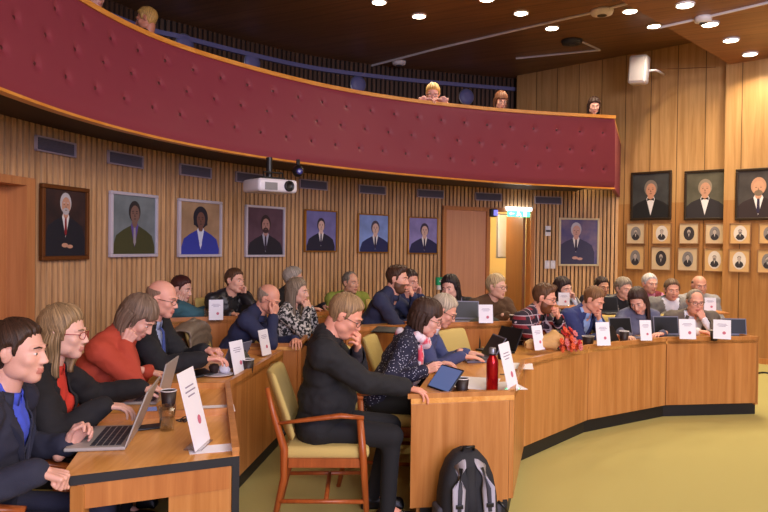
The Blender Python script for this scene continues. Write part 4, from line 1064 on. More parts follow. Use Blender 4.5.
    # collar around the neck
    if collar is not None or jacket or top == 'turtleneck':
        cm = collar or shirt or M['white']; cb = MB(); n_ = 26
        axis = (hb - (Nl + Vector((0, -.03, -.04)))).normalized(); base = Nl + Vector((0, -.022, -.03)); qm = axis.to_track_quat('Z', 'Y').to_matrix()
        op = .35 if jacket or collar is not None else 0
        for lay in (0, 1):
            pass
        L_ = []; rr_ = nr
        for kz, (ra_, zz) in enumerate(((rr_ + .020, -.015), (rr_ + .012, .030), (rr_ + .007, .046), (rr_ + .003, .03))):
            for i in range(n_ + 1):
                a = math.pi / 2 + op / 2 + (2 * math.pi - op) * i / n_
                dirv = Vector((math.cos(a), math.sin(a), 0)); drop = -.022 * max(0, math.cos(a - math.pi / 2))
                L_.append(base + Vector((dirv.x, dirv.y * 1.05, 0)) * ra_ + axis * (zz + drop))
        n1 = n_ + 1; cb.add(L_, [(k2 * n1 + i, k2 * n1 + i + 1, (k2 + 1) * n1 + i + 1, (k2 + 1) * n1 + i) for k2 in range(3) for i in range(n_)])
        o = cb.build('collar', cm, t, True); so = o.modifiers.new('thick', 'SOLIDIFY'); so.thickness = .003
    if not (collar is not None or top == 'turtleneck') or jacket:
        cb = MB(); n_ = 26; axis = (hb - (Nl + Vector((0, -.03, -.04)))).normalized(); base = Nl + Vector((0, -.024, -.03)); L_ = []
        op = 1.5 if jacket else .02
        for ra_, zz in ((nr + .050, -.02), (nr + .030, .030), (nr + (.018 if jacket else .012), .052), (nr + .012, .035)) if jacket else ((nr + .045, -.02), (nr + .022, .022), (nr + .012, .040), (nr + .004, .028)):
            for i in range(n_ + 1):
                a = math.pi / 2 + op / 2 + (2 * math.pi - op) * i / n_
                L_.append(base + Vector((math.cos(a), math.sin(a) * 1.05, 0)) * ra_ + axis * (zz - .030 * max(0, math.sin(a))))
        n1 = n_ + 1; cb.add(L_, [(k2 * n1 + i, k2 * n1 + i + 1, (k2 + 1) * n1 + i + 1, (k2 + 1) * n1 + i) for k2 in range(3) for i in range(n_)])
        o = cb.build('neckband', topc, t, True); so = o.modifiers.new('thick', 'SOLIDIFY'); so.thickness = .004
    if top == 'jacket':     # lapels
        lb = MB()
        for s in (-1, 1):
            pts_ = [T(0, 0, 1) + yv * 0 + TM @ Vector(q) for q in ((s * .070, .045, -.045), (s * .105, .070, -.10), (s * .075, .112, -.15), (s * .012, .132, -.29), (s * .004, .128, -.30), (s * .045, .104, -.14))]
            lb.add(pts_, [tuple(range(6))])
        o = lb.build('lapels', topc, t); so = o.modifiers.new('thick', 'SOLIDIFY'); so.thickness = .008; so.offset = 0
    if tie:
        tb = MB(); tb.tube([T(0, 0, 1) + TM @ Vector(q) for q in ((0, .058, -.035), (0, .085, -.06), (0, .122, -.20), (0, .130, -.34))], [.014, .016, .026, .032], 8, flat=.3); tb.build('tie', tie, t, True)
    if scarf:
        sb = MB(); c_ = Nl + Vector((0, -.015, .0))
        ring = [c_ + Vector((math.cos(a) * (nr + .035), math.sin(a) * (nr + .04), .02 * math.sin(3 * a) + .012 - .045 * max(0, math.sin(a)))) for a in [2 * math.pi * i / 20 for i in range(21)]]
        sb.tube(ring, [.035 + .006 * math.sin(i * 2.1) for i in range(21)], 10)
        for s in (-1, 1):
            sb.tube([T(0, 0, 1) + TM @ Vector(q) for q in ((s * .06, .05, -.02), (s * .045, .10, -.10), (s * .055, .155, -.22), (s * .05, .150, -.34))], [.036, .046, .05, .042], 10, flat=.5)
        o = sb.build('scarf', scarf, t, True)
    tm = trousers or M['trousers']
    if legs:
        lb = MB(); legshape(.006, lb); lb.ell(Pl + Vector((0, 0, -.02)), (.178 * k, .135, .11)); v, f = voxel(lb, .018, 4)
        LB = MB(); LB.add(v.tolist(), f); LB.build('trousers', tm, t, True)
        for s in (-1, 1):
            b_ = MB(); a = AN[s]; b_.capsule((a.x, a.y - .03, .045), (a.x, a.y + .16, .034), .042, .032); b_.ell((a.x, a.y - .02, .05), (.042, .05, .045)); b_.box((a.x, a.y + .06, .01), (.075, .27, .02)); v, f = voxel(b_, .012, 2)
            B2 = MB(); B2.add(v.tolist(), f); B2.build('shoe', M['black'], t, True)
    if glasses:
        gb = MB(); fm = glasses if glasses is not True else M['black']
        for s in (-1, 1):
            c_ = Vector((s * .032, .101, .002)); ring = [HC + RH @ ((c_ + Vector((math.cos(a) * .023, -.012 * abs(math.cos(a)) * (1 if s * math.cos(a) > 0 else 0), math.sin(a) * .017))) * hs) for a in [2 * math.pi * i / 16 for i in range(17)]]
            gb.tube(ring, .0017, 5, cap=False)
            gb.tube([HC + RH @ (Vector(q) * hs) for q in ((s * .055, .089, .008), (s * .078, .05, .008), (s * .083, -.01, .006))], .0019, 5)
        gb.tube([HC + RH @ (Vector(q) * hs) for q in ((-.010, .102, .006), (0, .106, .009), (.010, .102, .006))], .0017, 5)
        gb.build('glasses', fm, t, True)
    if seat == 'stool': STOOLS.append((origin + fwd * .02, ang, fl, label))
    elif seat: CHAIRS.append((origin + fwd * .05, ang, fl, label))
    return t
CHAIRS = []; STOOLS = []
M['trousers'] = mat('dark_trousers', srgb(24, 24, 30), .85)
# ================================================================ DESKS
ring = [(-3.0, 6.25), (-2.0, 6.30), (-1.3, 6.5), (-.60, 7.05), (-.42, 5.62), (.35, 5.9), (1.75, 6.55), (1.95, 7.6), (2.6, 7.98), (4.1, 8.05), (4.1, 10.6), (3.6, 11.2), (0, 11.2), (-2.2, 9)]
wl = [tuple(wallpt(s_, .02, 0)[:2]) for s_ in np.linspace(WALL.find(40, 1.6), WALL.L - .1, 24)]
ring2 = [(wl[0][0], wl[0][1] + .0), (-2.0, 6.30)] + ring[2:10] + [tuple((PJ + dR * ((4.1 - PJ.x) / dR.x) + nR * .05)[:2])] + list(reversed(wl[1:]))
def plat():
    mb = MB(); n = len(ring2); mb.prism(ring2, 0, RISE); return tag(mb.build('floor', M['carpet']), kind='structure')
plat()
def desk_unit(label, o1, o2, i2, i1, fl=0.0, near=False, far=False, wd='desk', ledges=(), band=False, top=.73, rim=.762, legs=False):
    V = lambda p: Vector((p[0], p[1], 0)); o1, o2, i1, i2 = map(V, (o1, o2, i1, i2))
    c = (o1 + o2 + i1 + i2) / 4
    t = thing('desk', label, 'desk', (c.x, c.y, fl), 0, None)
    L = lambda p: (p.x - c.x, p.y - c.y)
    inn = lambda a, b, d: a + (b - a).normalized() * d
    W_ = M[wd]
    m = MB(); m.prism([L(o1), L(o2), L(i2), L(i1)], top - .03, top); m.build('desktop', M['desktop'], t)
    th = .03; a, b, c_, d_ = o1, o2, inn(o2, i2, th), inn(o1, i1, th); e = (o2 - o1).normalized() * .005
    m = MB(); m.prism([L(a + e), L(b - e), L(c_ - e), L(d_ + e)], .115, rim - .012); m.build('front_panel', W_, t, bevel=.003)
    m = MB(); m.prism([L(a), L(b), L(c_), L(d_)], rim - .012, rim + .004); m.build('top_rim', W_, t)
    kk = .035; m = MB(); m.prism([L(inn(o1, i1, kk)), L(inn(o2, i2, kk)), L(inn(o2, i2, kk + .03)), L(inn(o1, i1, kk + .03))], 0, .114); m.build('kick_plate', M['kick'], t)
    if near:
        q = (o2 - o1).normalized(); q2 = (i2 - i1).normalized()
        xi = i1 if not band else o1.lerp(i1, .42)
        m = MB(); m.prism([L(inn(o1, i1, .031)), L(xi), L(xi + q2 * .03), L(inn(o1, i1, .031) + q * .03)], .10, top - .031); m.build('end_panel', W_, t, bevel=.003)
        m = MB(); m.prism([L(inn(o1, i1, .06)), L(inn(i1, o1, .06)), L(inn(i1, o1, .06) + q2 * .08), L(inn(o1, i1, .06) + q * .08)], 0, .10); m.build('kick_plate', M['kick'], t)
        if band:
            m = MB(); out = -(q + q2).normalized() * .008; m.prism([L(o1), L(i1), L(i1 + out), L(o1 + out)], top - .036, top - .001); 
            m.build('edge_band', M['kick'], t)
            m = MB(); m.prism([L(o1 + out), L(inn(o1, i1, .03) + out), L(inn(o1, i1, .03)), L(o1)], .1, top - .036); m.build('corner_strip', M['kick'], t)
            m = MB(); x0, x1 = inn(o1, i1, .04), inn(i1, o1, .06)
            m.prism([L(x0 + out * .6), L(x1 + out * .6), L(x1 - out), L(x0 - out)], top - .13, top - .037)
            m.build('apron_rail', M['desk_rear'], t)
            m = MB(); m.box((L(x1)[0], L(x1)[1] + .02, (top - .04) / 2), (.05, .05, top - .04)); m.build('leg', W_, t)
        else:
            m = MB(); m.prism([L(o1), L(i1 - (o1 - i1).normalized() * .02), L(i1 + q2 * .035 - (o1 - i1).normalized() * .02), L(o1 + q * .035)], top, top + .028); m.build('end_rim', W_, t)
    if far:
        q = (o1 - o2).normalized(); m = MB(); m.prism([L(o2), L(i2), L(i2 + q * .03), L(o2 + q * .03)], .10, rim); m.build('end_panel', W_, t)
    for fr in ledges:
        a, b = o1.lerp(o2, fr), i1.lerp(i2, fr); q = (o2 - o1).normalized() * .02
        m = MB(); m.prism([L(a), L(b), L(b + q), L(a + q)], top, top + .035); m.build('divider', W_, t)
    m = MB(); kneel = [inn(i1, o1, .12), inn(i2, o2, .12)]
    for p, s_ in ((inn(i1, o1, .05) + (i2 - i1).normalized() * .05, 1), (inn(i2, o2, .05) - (i2 - i1).normalized() * .05, 1)):
        m.box((L(p)[0], L(p)[1], (top - .03) / 2), (.04, .04, top - .03))
        m2 = MB(); m2.box((L(p)[0], L(p)[1], (top - .03) / 2), (.04, .04, top - .03)); m2.build('leg', W_, t)
    return t
# right-hand block (outer rim towards the open floor)
RO = [(.78, 4.12), (1.06, 5.20), (1.78, 6.04), (2.70, 6.65), (3.66, 6.80)]
RI = [(.165, 3.98), (.45, 5.42), (1.32, 6.50), (2.50, 7.27), (3.50, 7.42)]
labs = ['wooden desk with a plain end panel, the backpack leaning on it', 'curved front desk bearing the bouquet end, left of the long panels', 'wooden desk in front of the man in blue jacket, between two panel joints', 'last wooden desk on the right, before the man in grey cardigan']
for i in range(4):
    desk_unit(labs[i], RO[i], RO[i + 1], RI[i + 1], RI[i], near=(i == 0), far=(i == 3))
# left-hand block
LO = [(-.585, 2.87), (-.93, 4.25), (-.79, 5.55)]
LI = [(-1.19, 2.58), (-1.55, 4.20), (-1.42, 5.60)]
desk_unit('near left wooden desk with black edge, bearing the big grey laptop', LO[0], LO[1], LI[1], LI[0], near=True, band=True, ledges=(.50, .97))
desk_unit('left wooden desk with plate and tablet, before the bald man in black suit', LO[1], LO[2], LI[2], LI[1], far=True)
# middle and rear rows
desk_unit('small desk end with white sheets, before the bald man in navy sweater', (-.70, 5.97), (-.70, 6.50), (-1.12, 6.50), (-1.13, 5.93), near=True, wd='desk_rear')
def rear(label, a, b, depth=.45):
    A, B = at(*a, z=.90), at(*b, z=.90); d = Vector((B.x - A.x, B.y - A.y, 0)).normalized(); n = Vector((-d.y, d.x, 0)) * depth
    return desk_unit(label, A[:2], B[:2], (B + n)[:2], (A + n)[:2], fl=RISE, near=True, far=True, wd='desk_rear')
rear('rear desk with a name card and glasses, below the man in black shirt', (160, 320), (243, 317.5))
rear('rear desk mostly hidden behind the woman in black and white pattern', (264, 317), (335, 312.5))
rear('rear desk in front of the big man in navy pullover', (346, 330), (424, 325.5))
rear('rear desk with laptop and name card, before the woman in brown shawl', (428, 325), (560, 321.5))

# ================================================================ CHAIRS
def make_chair(label):
    t = thing('armchair', label, 'chair', (0, 0, 0), 0, 'teak armchairs with olive yellow fabric')
    for s in (-1, 1):
        m = MB(); m.tube([(s * .235, -.30, 0), (s * .235, -.235, .30), (s * .235, -.235, .46), (s * .225, -.30, .66), (s * .222, -.335, .80)], [.015, .021, .023, .018, .013], 8); m.build('back_leg', M['chairwood'], t, True)
        m = MB(); m.tube([(s * .25, .235, 0), (s * .25, .205, .42), (s * .25, .185, .635)], [.014, .022, .019], 8); m.build('front_leg', M['chairwood'], t, True)
        m = MB(); m.tube([(s * .25, .205, .64), (s * .262, .08, .655), (s * .25, -.10, .63), (s * .228, -.285, .60)], [.020, .026, .022, .014], 8, flat=.6); m.build('armrest', M['chairwood'], t, True)
        m = MB(); m.tube([(s * .24, -.265, .17), (s * .25, .22, .17)], .013, 8); m.build('side_stretcher', M['chairwood'], t, True)
    m = MB(); m.tube([(-.245, 0, .17), (.245, 0, .17)], .013, 8); m.build('cross_stretcher', M['chairwood'], t, True)
    m = MB(); m.box((0, .20, .385), (.48, .025, .05)); m.box((0, -.22, .385), (.45, .025, .05)); m.box((-.235, 0, .385), (.025, .42, .05)); m.box((.235, 0, .385), (.025, .42, .05)); m.build('seat_rail', M['chairwood'], t)
    m = MB(); m.rbox((0, .0, .435), (.47, .48, .075), .03, seg=3); m.build('seat_cushion', M['fabric'], t, True)
    m = MB(); L = []; n = 14
    for k, (z, yo, w_, th) in enumerate(((.50, -.235, .40, .02), (.53, -.235, .43, .05), (.66, -.275, .44, .055), (.80, -.325, .44, .055), (.865, -.345, .43, .045), (.88, -.35, .39, .02))):
        for i in range(n):
            a = 2 * math.pi * i / n; ex = abs(math.cos(a)) ** .5 * (1 if math.cos(a) >= 0 else -1); ey = abs(math.sin(a)) ** .7 * (1 if math.sin(a) >= 0 else -1)
            x = ex * w_ / 2; L.append((x, yo + ey * th / 2 + .05 * (x / .22) ** 2 , z))
    F = [(k * n + i, k * n + (i + 1) % n, (k + 1) * n + (i + 1) % n, (k + 1) * n + i) for k in range(5) for i in range(n)] + [tuple(reversed(range(n))), tuple(5 * n + i for i in range(n))]
    m.add(L, F); m.build('backrest', M['fabric'], t, True)
    return t
chair_proto = None
def place_chair(loc, rz, fl, label):
    global chair_proto
    if chair_proto is None: c = chair_proto = make_chair(label)
    else: c = copy_tree(chair_proto); c['label'] = label
    c.location = (loc[0], loc[1], fl); c.rotation_euler = (0, 0, rz); return c

# ================================================================ PEOPLE OF THE HALL
C = lambda n, *c, **k: M.setdefault(n, mat(n, srgb(*c), k.get('rough', .85), bump=.25, bscale=260, var=.06, sheen=k.get('sheen', 0)))
navy_suit = C('navy_suit_cloth', 38, 40, 58); blue_shirt = C('bright_blue_shirt', 70, 90, 214)
black_knit = C('black_knit', 24, 22, 26); red_top = C('red_top', 206, 56, 40); orange = C('rust_sweater', 178, 66, 44)
black_suit = C('black_suit_cloth', 26, 26, 30); pale_blue = C('pale_blue_shirt', 160, 172, 205); navy = C('navy_sweater', 40, 46, 78)
teal = C('teal_cardigan', 54, 96, 110); leather = M.setdefault('black_leather', mat('black_leather', srgb(34, 32, 36), .4, bump=.3, bscale=60))
green = C('olive_green_sweater', 140, 150, 62); brown = C('brown_shawl', 84, 58, 38); greyblue = C('slate_blue_sweater', 66, 74, 116)
royal = C('royal_blue_jacket', 46, 56, 108); light_blue = C('light_blue_shirt', 150, 180, 228); grey_knit = C('grey_blue_knit', 96, 98, 122)
beige = C('grey_beige_jacket', 142, 136, 126); grey_suit = C('grey_suit_cloth', 120, 116, 112); maroon = C('maroon_vest', 116, 34, 50); pinkshirt = C('pink_shirt', 206, 130, 160)
cardi = C('grey_brown_cardigan', 96, 86, 78); grey_tee = C('pale_grey_sweater', 146, 142, 140); white_s = C('white_shirt', 226, 226, 236)
bw = M['bw_pattern'] = pattern('black_white_pattern', 'blotch', srgb(22, 22, 26), srgb(206, 200, 196), 42, .52)
dots = M['dotted_navy'] = pattern('dotted_navy_cloth', 'dots', srgb(34, 34, 56), srgb(196, 196, 214), 70, .22)
plaid = M['plaid'] = pattern('plaid_shirt_cloth', 'plaid', srgb(44, 30, 44), srgb(190, 170, 180), 13, .09, srgb(136, 40, 52))
scarfm = M['scarf'] = pattern('pink_white_scarf_cloth', 'blotch', srgb(226, 214, 222), srgb(214, 76, 96), 16, .52)
dkblue = C('dark_blue_pullover', 42, 48, 78); navyV = C('charcoal_cardigan', 60, 58, 66); pale_l = C('lilac_top', 160, 150, 170)

# left block
person('young man with dark hair in navy suit and bright blue shirt, nearest at left', 20, 352, 2.72, -2, 8, pitch=4, hair='short', hairc=(64, 42, 30), skinc=(222, 168, 148),
       top='jacket', topc=navy_suit, shirt=blue_shirt, lean=.10, arms=((40, 471, 2.48, (.9, .25, -.3), (.1, .1, -1)), (67, 446, 2.95, (.55, .25, .75), (.6, -.5, -.2))), hands=('fist', 'curl'), sh=.44, vox=.011, trousers=navy_suit)
person('woman with blonde wavy hair and red glasses in black cardigan over red top', 65, 333, 3.32, 2, 6, pitch=6, hair='wavy', hairc=(158, 128, 92), skinc=(226, 176, 156), fem=1,
       top='cardigan', topc=black_knit, shirt=red_top, lean=.14, arms=((104, 405, 3.2, (.93, .3, -.15)), (142, 387, 3.72, (.95, .1, -.1))), hands=('relax', 'relax'), glasses=C('red_glasses', 150, 30, 40, rough=.4), vox=.011, group=None)
person('woman with grey brown hair in rust orange sweater, head propped on her hand', 139, 318, 4.1, -8, 0, pitch=38, hair='fringe', hairc=(128, 106, 88), skinc=(220, 166, 146), fem=1,
       top='sweater', topc=orange, lean=.34, arms=('cheek', (148, 371, 4.15, (.6, .6, -.2))), hands=('fist', 'relax'), width=1.15, vox=.011)
person('bald man with glasses in black suit and pale blue shirt and tie', 163, 299, 4.65, -8, -4, pitch=14, hair='ring', hairc=(150, 120, 100), skinc=(226, 164, 142),
       top='jacket', topc=black_suit, shirt=pale_blue, tie=C('blue_tie', 60, 76, 140), lean=.12, arms=((203, 359, 4.45, (.9, .3, .05)), (206, 350, 4.75, (.9, -.2, .05))), hands=('relax', 'curl'), glasses=True, width=1.08, vox=.011)
# middle row
person('bald man in navy sweater resting his forehead on his hand', 269, 299, 6.0, -15, -5, pitch=28, hair='ring', hairc=(170, 150, 130), skinc=(222, 158, 132), top='sweater', topc=navy, lean=.32,
       arms=('brow', 'desk_in'), hands=('curl', 'relax'), width=1.05, glasses=True)
person('woman with long grey hair in black and white patterned top, hands clasped at mouth', 298, 292, 6.75, -15, -10, pitch=4, hair='long', hairc=(146, 128, 108), skinc=(222, 170, 148), fem=1, top='sweater', topc=bw, lean=.12,
       arms=('chin', 'chin'), hands=('fist', 'fist'), sh=.47)
# rear row
person('woman with dark red hair in teal cardigan and white scarf, by the slatted wall', 182, 289, 6.85, -15, 30, pitch=14, hair='short', hairc=(74, 34, 30), skinc=(220, 170, 150), fem=1, top='open_shirt', topc=teal, shirt=white_s, fl=RISE, lean=.16, arms=('cheek', 'desk'), hands=('curl', 'relax'))
person('man with short brown hair in black leather shirt, cheek on hand', 235, 281, 7.15, -30, -50, pitch=4, roll=-6, hair='short', hairc=(96, 66, 44), skinc=(226, 170, 146), top='open_shirt', topc=leather, shirt=black_knit, fl=RISE, lean=.14, arms=('desk', 'cheek'), hands=('relax', 'curl'))
person('man with grey hair in dark top turned away, by the slatted wall', 294, 279, 7.75, 5, -20, pitch=4, hair='fluffy', hairc=(176, 164, 150), skinc=(216, 160, 136), top='sweater', topc=black_knit, fl=RISE, lean=.10, arms=('desk', 'desk'), seat='stool')
person('man with receding grey hair in olive green sweater, under the blue portraits', 351, 283, 7.9, -45, -60, pitch=2, hair='receding', hairc=(130, 120, 108), skinc=(218, 162, 134), top='vneck', topc=green, shirt=black_knit, fl=RISE, lean=.08, arms=('desk', 'desk'), width=1.05, seat='stool')
person('big man with dark brown hair and beard in navy pullover, fist at his chin', 398, 279, 6.65, -22, -15, pitch=6, hair='quiff', hairc=(76, 50, 36), skinc=(222, 164, 140), top='sweater', topc=dkblue, fl=RISE, lean=.28, arms=('desk_in', 'mouth'), hands=('relax', 'fist'), width=1.25, fat=.8, beard=(112, 78, 58), collar=dkblue)
person('person in dark blue mostly hidden behind the big man in navy, hand at cheek', 410, 282, 7.2, -50, -50, pitch=8, hair='short', hairc=(60, 44, 38), skinc=(206, 148, 126), top='sweater', topc=navy, fl=RISE, lean=.16, arms=('desk', 'cheek'), hands=('relax', 'curl'))
person('woman with long black hair in black top, beside the green first aid box', 450, 288, 7.15, -120, -100, pitch=10, roll=6, hair='long', hairc=(38, 28, 30), skinc=(222, 172, 152), fem=1, top='cardigan', topc=black_knit, shirt=pale_l, fl=RISE, lean=.12, arms=('desk_in', 'desk_in'))
person('woman with short blonde hair and glasses in wide brown shawl', 497, 287, 7.15, -42, -60, pitch=4, hair='fluffy', hairc=(206, 180, 136), skinc=(224, 174, 152), fem=1, top='turtleneck', topc=brown, collar=brown, fl=RISE, lean=.14, arms=('desk_in', 'desk_in'), glasses=True, width=1.3, fat=.4)
# centre, beside the near end of the right-hand block
person('sandy haired man in black suit with hand over mouth, on the front chair', 346, 316, 4.12, -10, 2, pitch=30, hair='short', hairc=(160, 128, 92), skinc=(226, 156, 130), top='jacket', topc=black_suit, shirt=C('dark_shirt', 50, 44, 50), lean=.06,
       arms=((406, 387, 4.03, (.96, -.16, -.20), (-.2, 0, -1)), 'mouth'), hands=('relax', 'curl'), glasses=True, width=1.34, fat=.8, vox=.010, sh=.45, trousers=C('black_trousers', 22, 22, 26))
person('woman with dark brown bob and glasses, dotted navy top and pink white scarf', 427, 318, 4.8, -12, -5, pitch=22, hair='bob', hairc=(70, 48, 38), skinc=(224, 168, 150), fem=1, top='blouse', topc=dots, scarf=scarfm, lean=.24,
       arms=((424, 371, 4.5, (.9, .1, .35), (.5, .6, -.6)), (434, 366, 4.8, (.8, -.2, .3))), hands=('relax', 'relax'), glasses=C('brown_glasses', 90, 60, 50, rough=.4), vox=.011)
person('man with pale grey hair and glasses in slate blue sweater, looking down at a laptop', 444, 311, 5.45, -15, -10, pitch=30, hair='short', hairc=(196, 180, 158), skinc=(222, 162, 138), top='sweater', topc=greyblue, lean=.24,
       arms=((462, 356, 5.2, (.9, .2, -.1)), (466, 352, 5.5, (.9, .0, -.1))), hands=('flat', 'flat'), glasses=True, collar=white_s, vox=.011)
# right block
person('man with beard and glasses in red and black plaid shirt, fist at his mouth', 545, 298, 6.3, -28, -35, pitch=14, hair='quiff', hairc=(104, 70, 46), skinc=(226, 160, 134), top='open_shirt', topc=plaid, shirt=black_knit, lean=.26, arms=('desk_in', 'mouth'), hands=('relax', 'fist'), glasses=True, width=1.22, fat=.5, beard=(120, 72, 46), vox=.011)
person('man with brown hair in royal blue jacket and light blue shirt, hand at his chin', 594, 300, 6.85, -42, -50, pitch=30, hair='short', hairc=(136, 96, 62), skinc=(226, 164, 138), top='jacket', topc=royal, shirt=light_blue, lean=.26, arms=('desk_in', 'chin'), hands=('relax', 'fist'), width=1.15, fat=.3, vox=.011)
person('woman with long dark brown hair in grey blue knit, looking down', 638, 301, 7.05, -125, -80, pitch=32, roll=8, hair='long', hairc=(66, 44, 38), skinc=(222, 168, 148), fem=1, top='sweater', topc=grey_knit, lean=.20, arms=((628, 336, 6.7, (0, -.9, -.1)), 'desk_in'), hands=('relax', 'relax'))
person('man with receding hair and glasses in grey brown cardigan at the last right desk', 695.5, 302, 7.3, -95, -95, pitch=8, hair='receding', hairc=(150, 134, 118), skinc=(224, 162, 138), top='cardigan', topc=cardi, shirt=white_s, lean=.18, arms=('desk_in', 'chin'), hands=('relax', 'fist'), glasses=True, width=1.15, fat=.5)
# second row right
person('woman with dark hair resting her cheek on her hand, under the pale framed portrait', 563.5, 289, 8.1, -60, -60, pitch=6, roll=8, hair='chin', hairc=(58, 40, 38), skinc=(220, 170, 150), fem=1, top='cardigan', topc=grey_tee, shirt=white_s, fl=RISE, lean=.18, arms=('desk', 'cheek'), hands=('relax', 'curl'), hs=1.05, seat='stool')
person('man with dark brown hair between blue jacket man and grey-haired man', 602, 287, 8.9, -75, -80, pitch=10, hair='short', hairc=(60, 42, 36), skinc=(214, 158, 134), top='sweater', topc=navyV, fl=RISE, lean=.10, arms=('lap', 'lap'), seat='stool', sh=.46)
person('man with tousled grey hair in grey beige jacket over black shirt', 624, 289, 8.3, -70, -70, pitch=8, hair='fluffy', hairc=(150, 134, 116), skinc=(220, 164, 140), top='jacket', topc=beige, shirt=black_knit, fl=RISE, lean=.14, arms=('lap', 'lap'), seat='stool', hs=1.03)
person('white-haired man in maroon vest and pink shirt, under the small framed photographs', 650, 284, 9.1, -80, -85, pitch=4, hair='short', hairc=(220, 212, 206), skinc=(226, 168, 148), top='vest', topc=maroon, shirt=pinkshirt, fl=RISE, lean=.10, arms=('lap', 'lap'), seat='stool', hs=1.05, sh=.5)
person('man with brown hair and moustache in grey suit jacket and white shirt', 672, 290, 8.35, -95, -90, pitch=8, hair='short', hairc=(110, 84, 62), skinc=(222, 160, 136), top='jacket', topc=grey_suit, shirt=white_s, fl=RISE, lean=.12, arms=('lap', 'lap'), seat='stool', width=1.12, hs=1.02)
person('bald man with moustache in pale grey sweater, behind the man in cardigan', 699.5, 286, 8.6, -95, -100, pitch=6, hair='ring', hairc=(110, 90, 76), skinc=(206, 146, 122), top='sweater', topc=grey_tee, fl=RISE, lean=.10, arms=('lap', 'lap'), seat='stool', width=1.1, hs=1.04)
# gallery
GF_ = HB + .2
def gal(label, px, py, Y, **k): return person(label, px, py, Y, fl=GF_, tier=HT - .72 - 0.0, legs=True, **k)
gal('spectator with curly blond hair and glasses leaning arms on the gallery rail', 433, 94, 8.95, face=-95, body=-90, pitch=22, hair='fluffy', hairc=(206, 166, 96), skinc=(226, 170, 156), fem=1, top='sweater', topc=C('pale_pink_sweater', 206, 150, 146), lean=.26, arms=((424, 99, 8.45, (1, 0, 0)), (443, 99.5, 8.5, (-1, 0, 0))), hands=('relax', 'relax'), glasses=True, sh=.34)
gal('spectator with reddish brown hair and glasses behind the gallery rail', 501, 101, 9.95, face=-80, pitch=24, hair='bob', hairc=(112, 68, 46), skinc=(214, 158, 140), fem=1, top='sweater', topc=black_knit, lean=.12, arms=('lap', 'lap'), seat='stool', glasses=True, sh=.44)
gal('dark haired spectator at the right end of the gallery', 594, 106, 10.5, face=-95, pitch=20, hair='chin', hairc=(66, 42, 34), skinc=(220, 166, 150), fem=1, top='sweater', topc=black_knit, lean=.12, arms=('lap', 'lap'), seat='stool', sh=.36)
gal('blond spectator seen in profile behind the gallery rail near the upper left', 146, 20, 7.25, face=185, body=-20, pitch=10, hair='short', hairc=(204, 156, 84), skinc=(206, 130, 100), top='sweater', topc=black_knit, lean=.05, arms=('lap', 'lap'), seat='stool', sh=.40)
gal('spectator cut by the top edge of the photo, leftmost on the gallery', 95, -3, 7.0, face=-30, pitch=10, hair='short', hairc=(120, 90, 60), skinc=(222, 160, 140), top='sweater', topc=black_knit, lean=.05, arms=('lap', 'lap'), seat='stool', sh=.40)

def make_stool(label):
    t = thing('stool', label, 'stool', (0, 0, 0), 0, 'low stools of the second row')
    MB().rbox((0, 0, .435), (.40, .38, .06), .025).build('seat', M['darkgrey'], t, True)
    for x, y in ((-1, -1), (1, -1), (-1, 1), (1, 1)): MB().tube([(x * .17, y * .16, 0), (x * .14, y * .13, .41)], [.013, .018], 8).build('leg', M['chairwood'], t, True)
    return t
stool_proto = None
def place_stool(loc, rz, fl, label):
    global stool_proto
    if stool_proto is None: c = stool_proto = make_stool(label)
    else: c = copy_tree(stool_proto); c['label'] = label
    c.location = (loc[0], loc[1], fl); c.rotation_euler = (0, 0, rz)
for o, a, fl, lb in STOOLS: place_stool(o, a, fl, 'low dark stool under the ' + ' '.join(lb.replace(',', '').split()[:8]))
for o, a, fl, lb in CHAIRS:
    place_chair(o, a, fl, 'teak armchair with olive seat under the ' + ' '.join(lb.replace(',', '').split()[:7]))
place_chair((.83, 5.88), R(-38 - 90), 0, 'empty teak armchair with bright olive yellow back in the middle of the hall')
place_chair((-2.1, 7.55), R(-30 - 90), RISE, 'empty armchair with yellow back between teal cardigan woman and black shirt man')
# ================================================================ THINGS ON THE DESKS
def card(label, px, py, z, yaw, w_=.15, h=.21, lean=-12, group='white name cards on stands', Y=None):
    p = at(px, py, z=z) if Y is None else Vector((at(px, py, Y=Y).x, Y, z))
    t = thing('name_card', label, 'name card', p, R(yaw), group)
    Mx = Matrix.Rotation(R(lean), 3, 'X')
    g = MB(); g.box(Mx @ Vector((0, 0, h / 2 + .004)), (w_, .003, h), 0, Mx); g.build('card_sheet', M['white'], t)
    g = MB(); g.rbox((0, .02, .004), (w_ * .8, .08, .006), .003); g.box(Mx @ Vector((0, .006, .045)), (w_ * .8, .003, .08), 0, Mx); g.build('clear_stand', M['glass'], t)
    g = MB()
    for k, (zz, ww) in enumerate(((.80, .5), (.74, .62), (.68, .4))): g.box(Mx @ Vector((-.0 * w_, -.0028, h * zz)), (w_ * ww, .001, h * .018), 0, Mx)
    g.build('printed_lines', M['ink'], t)
    g = MB(); g.lathe(Mx @ Vector((.12 * w_, -.0026, h * .34)), [(w_ * .10, 0), (w_ * .10, .001)], 14, 0, Mx @ Vector((0, -1, 0)).to_track_quat('Z', 'Y').to_matrix()); g.build('emblem', M['emblem'], t)
    return t
card('tall white name card tilted on the near left desk, beside the water glass', 203, 446, .735, 87, .20, .33, -14)
card('white name card on the left desk beside the dark coffee cup', 241, 374, .735, 68, .15, .22, -12)
card('white name card on the small middle desk end beside the navy sweater man', 267, 359, .735, 70, .14, .20, -12, Y=5.45)
card('white name card on the rear desk below the man in black leather shirt', 216, 320.5, .885, 15, .13, .19, -8)
card('small white name card at the black leather shirt man, half hidden', 256, 305, .86, 25, .11, .12, -8, Y=7.3)
card('white name card tilted on the near right desk, just right of the red bottle', 514, 391, .735, 62, .19, .29, -14)
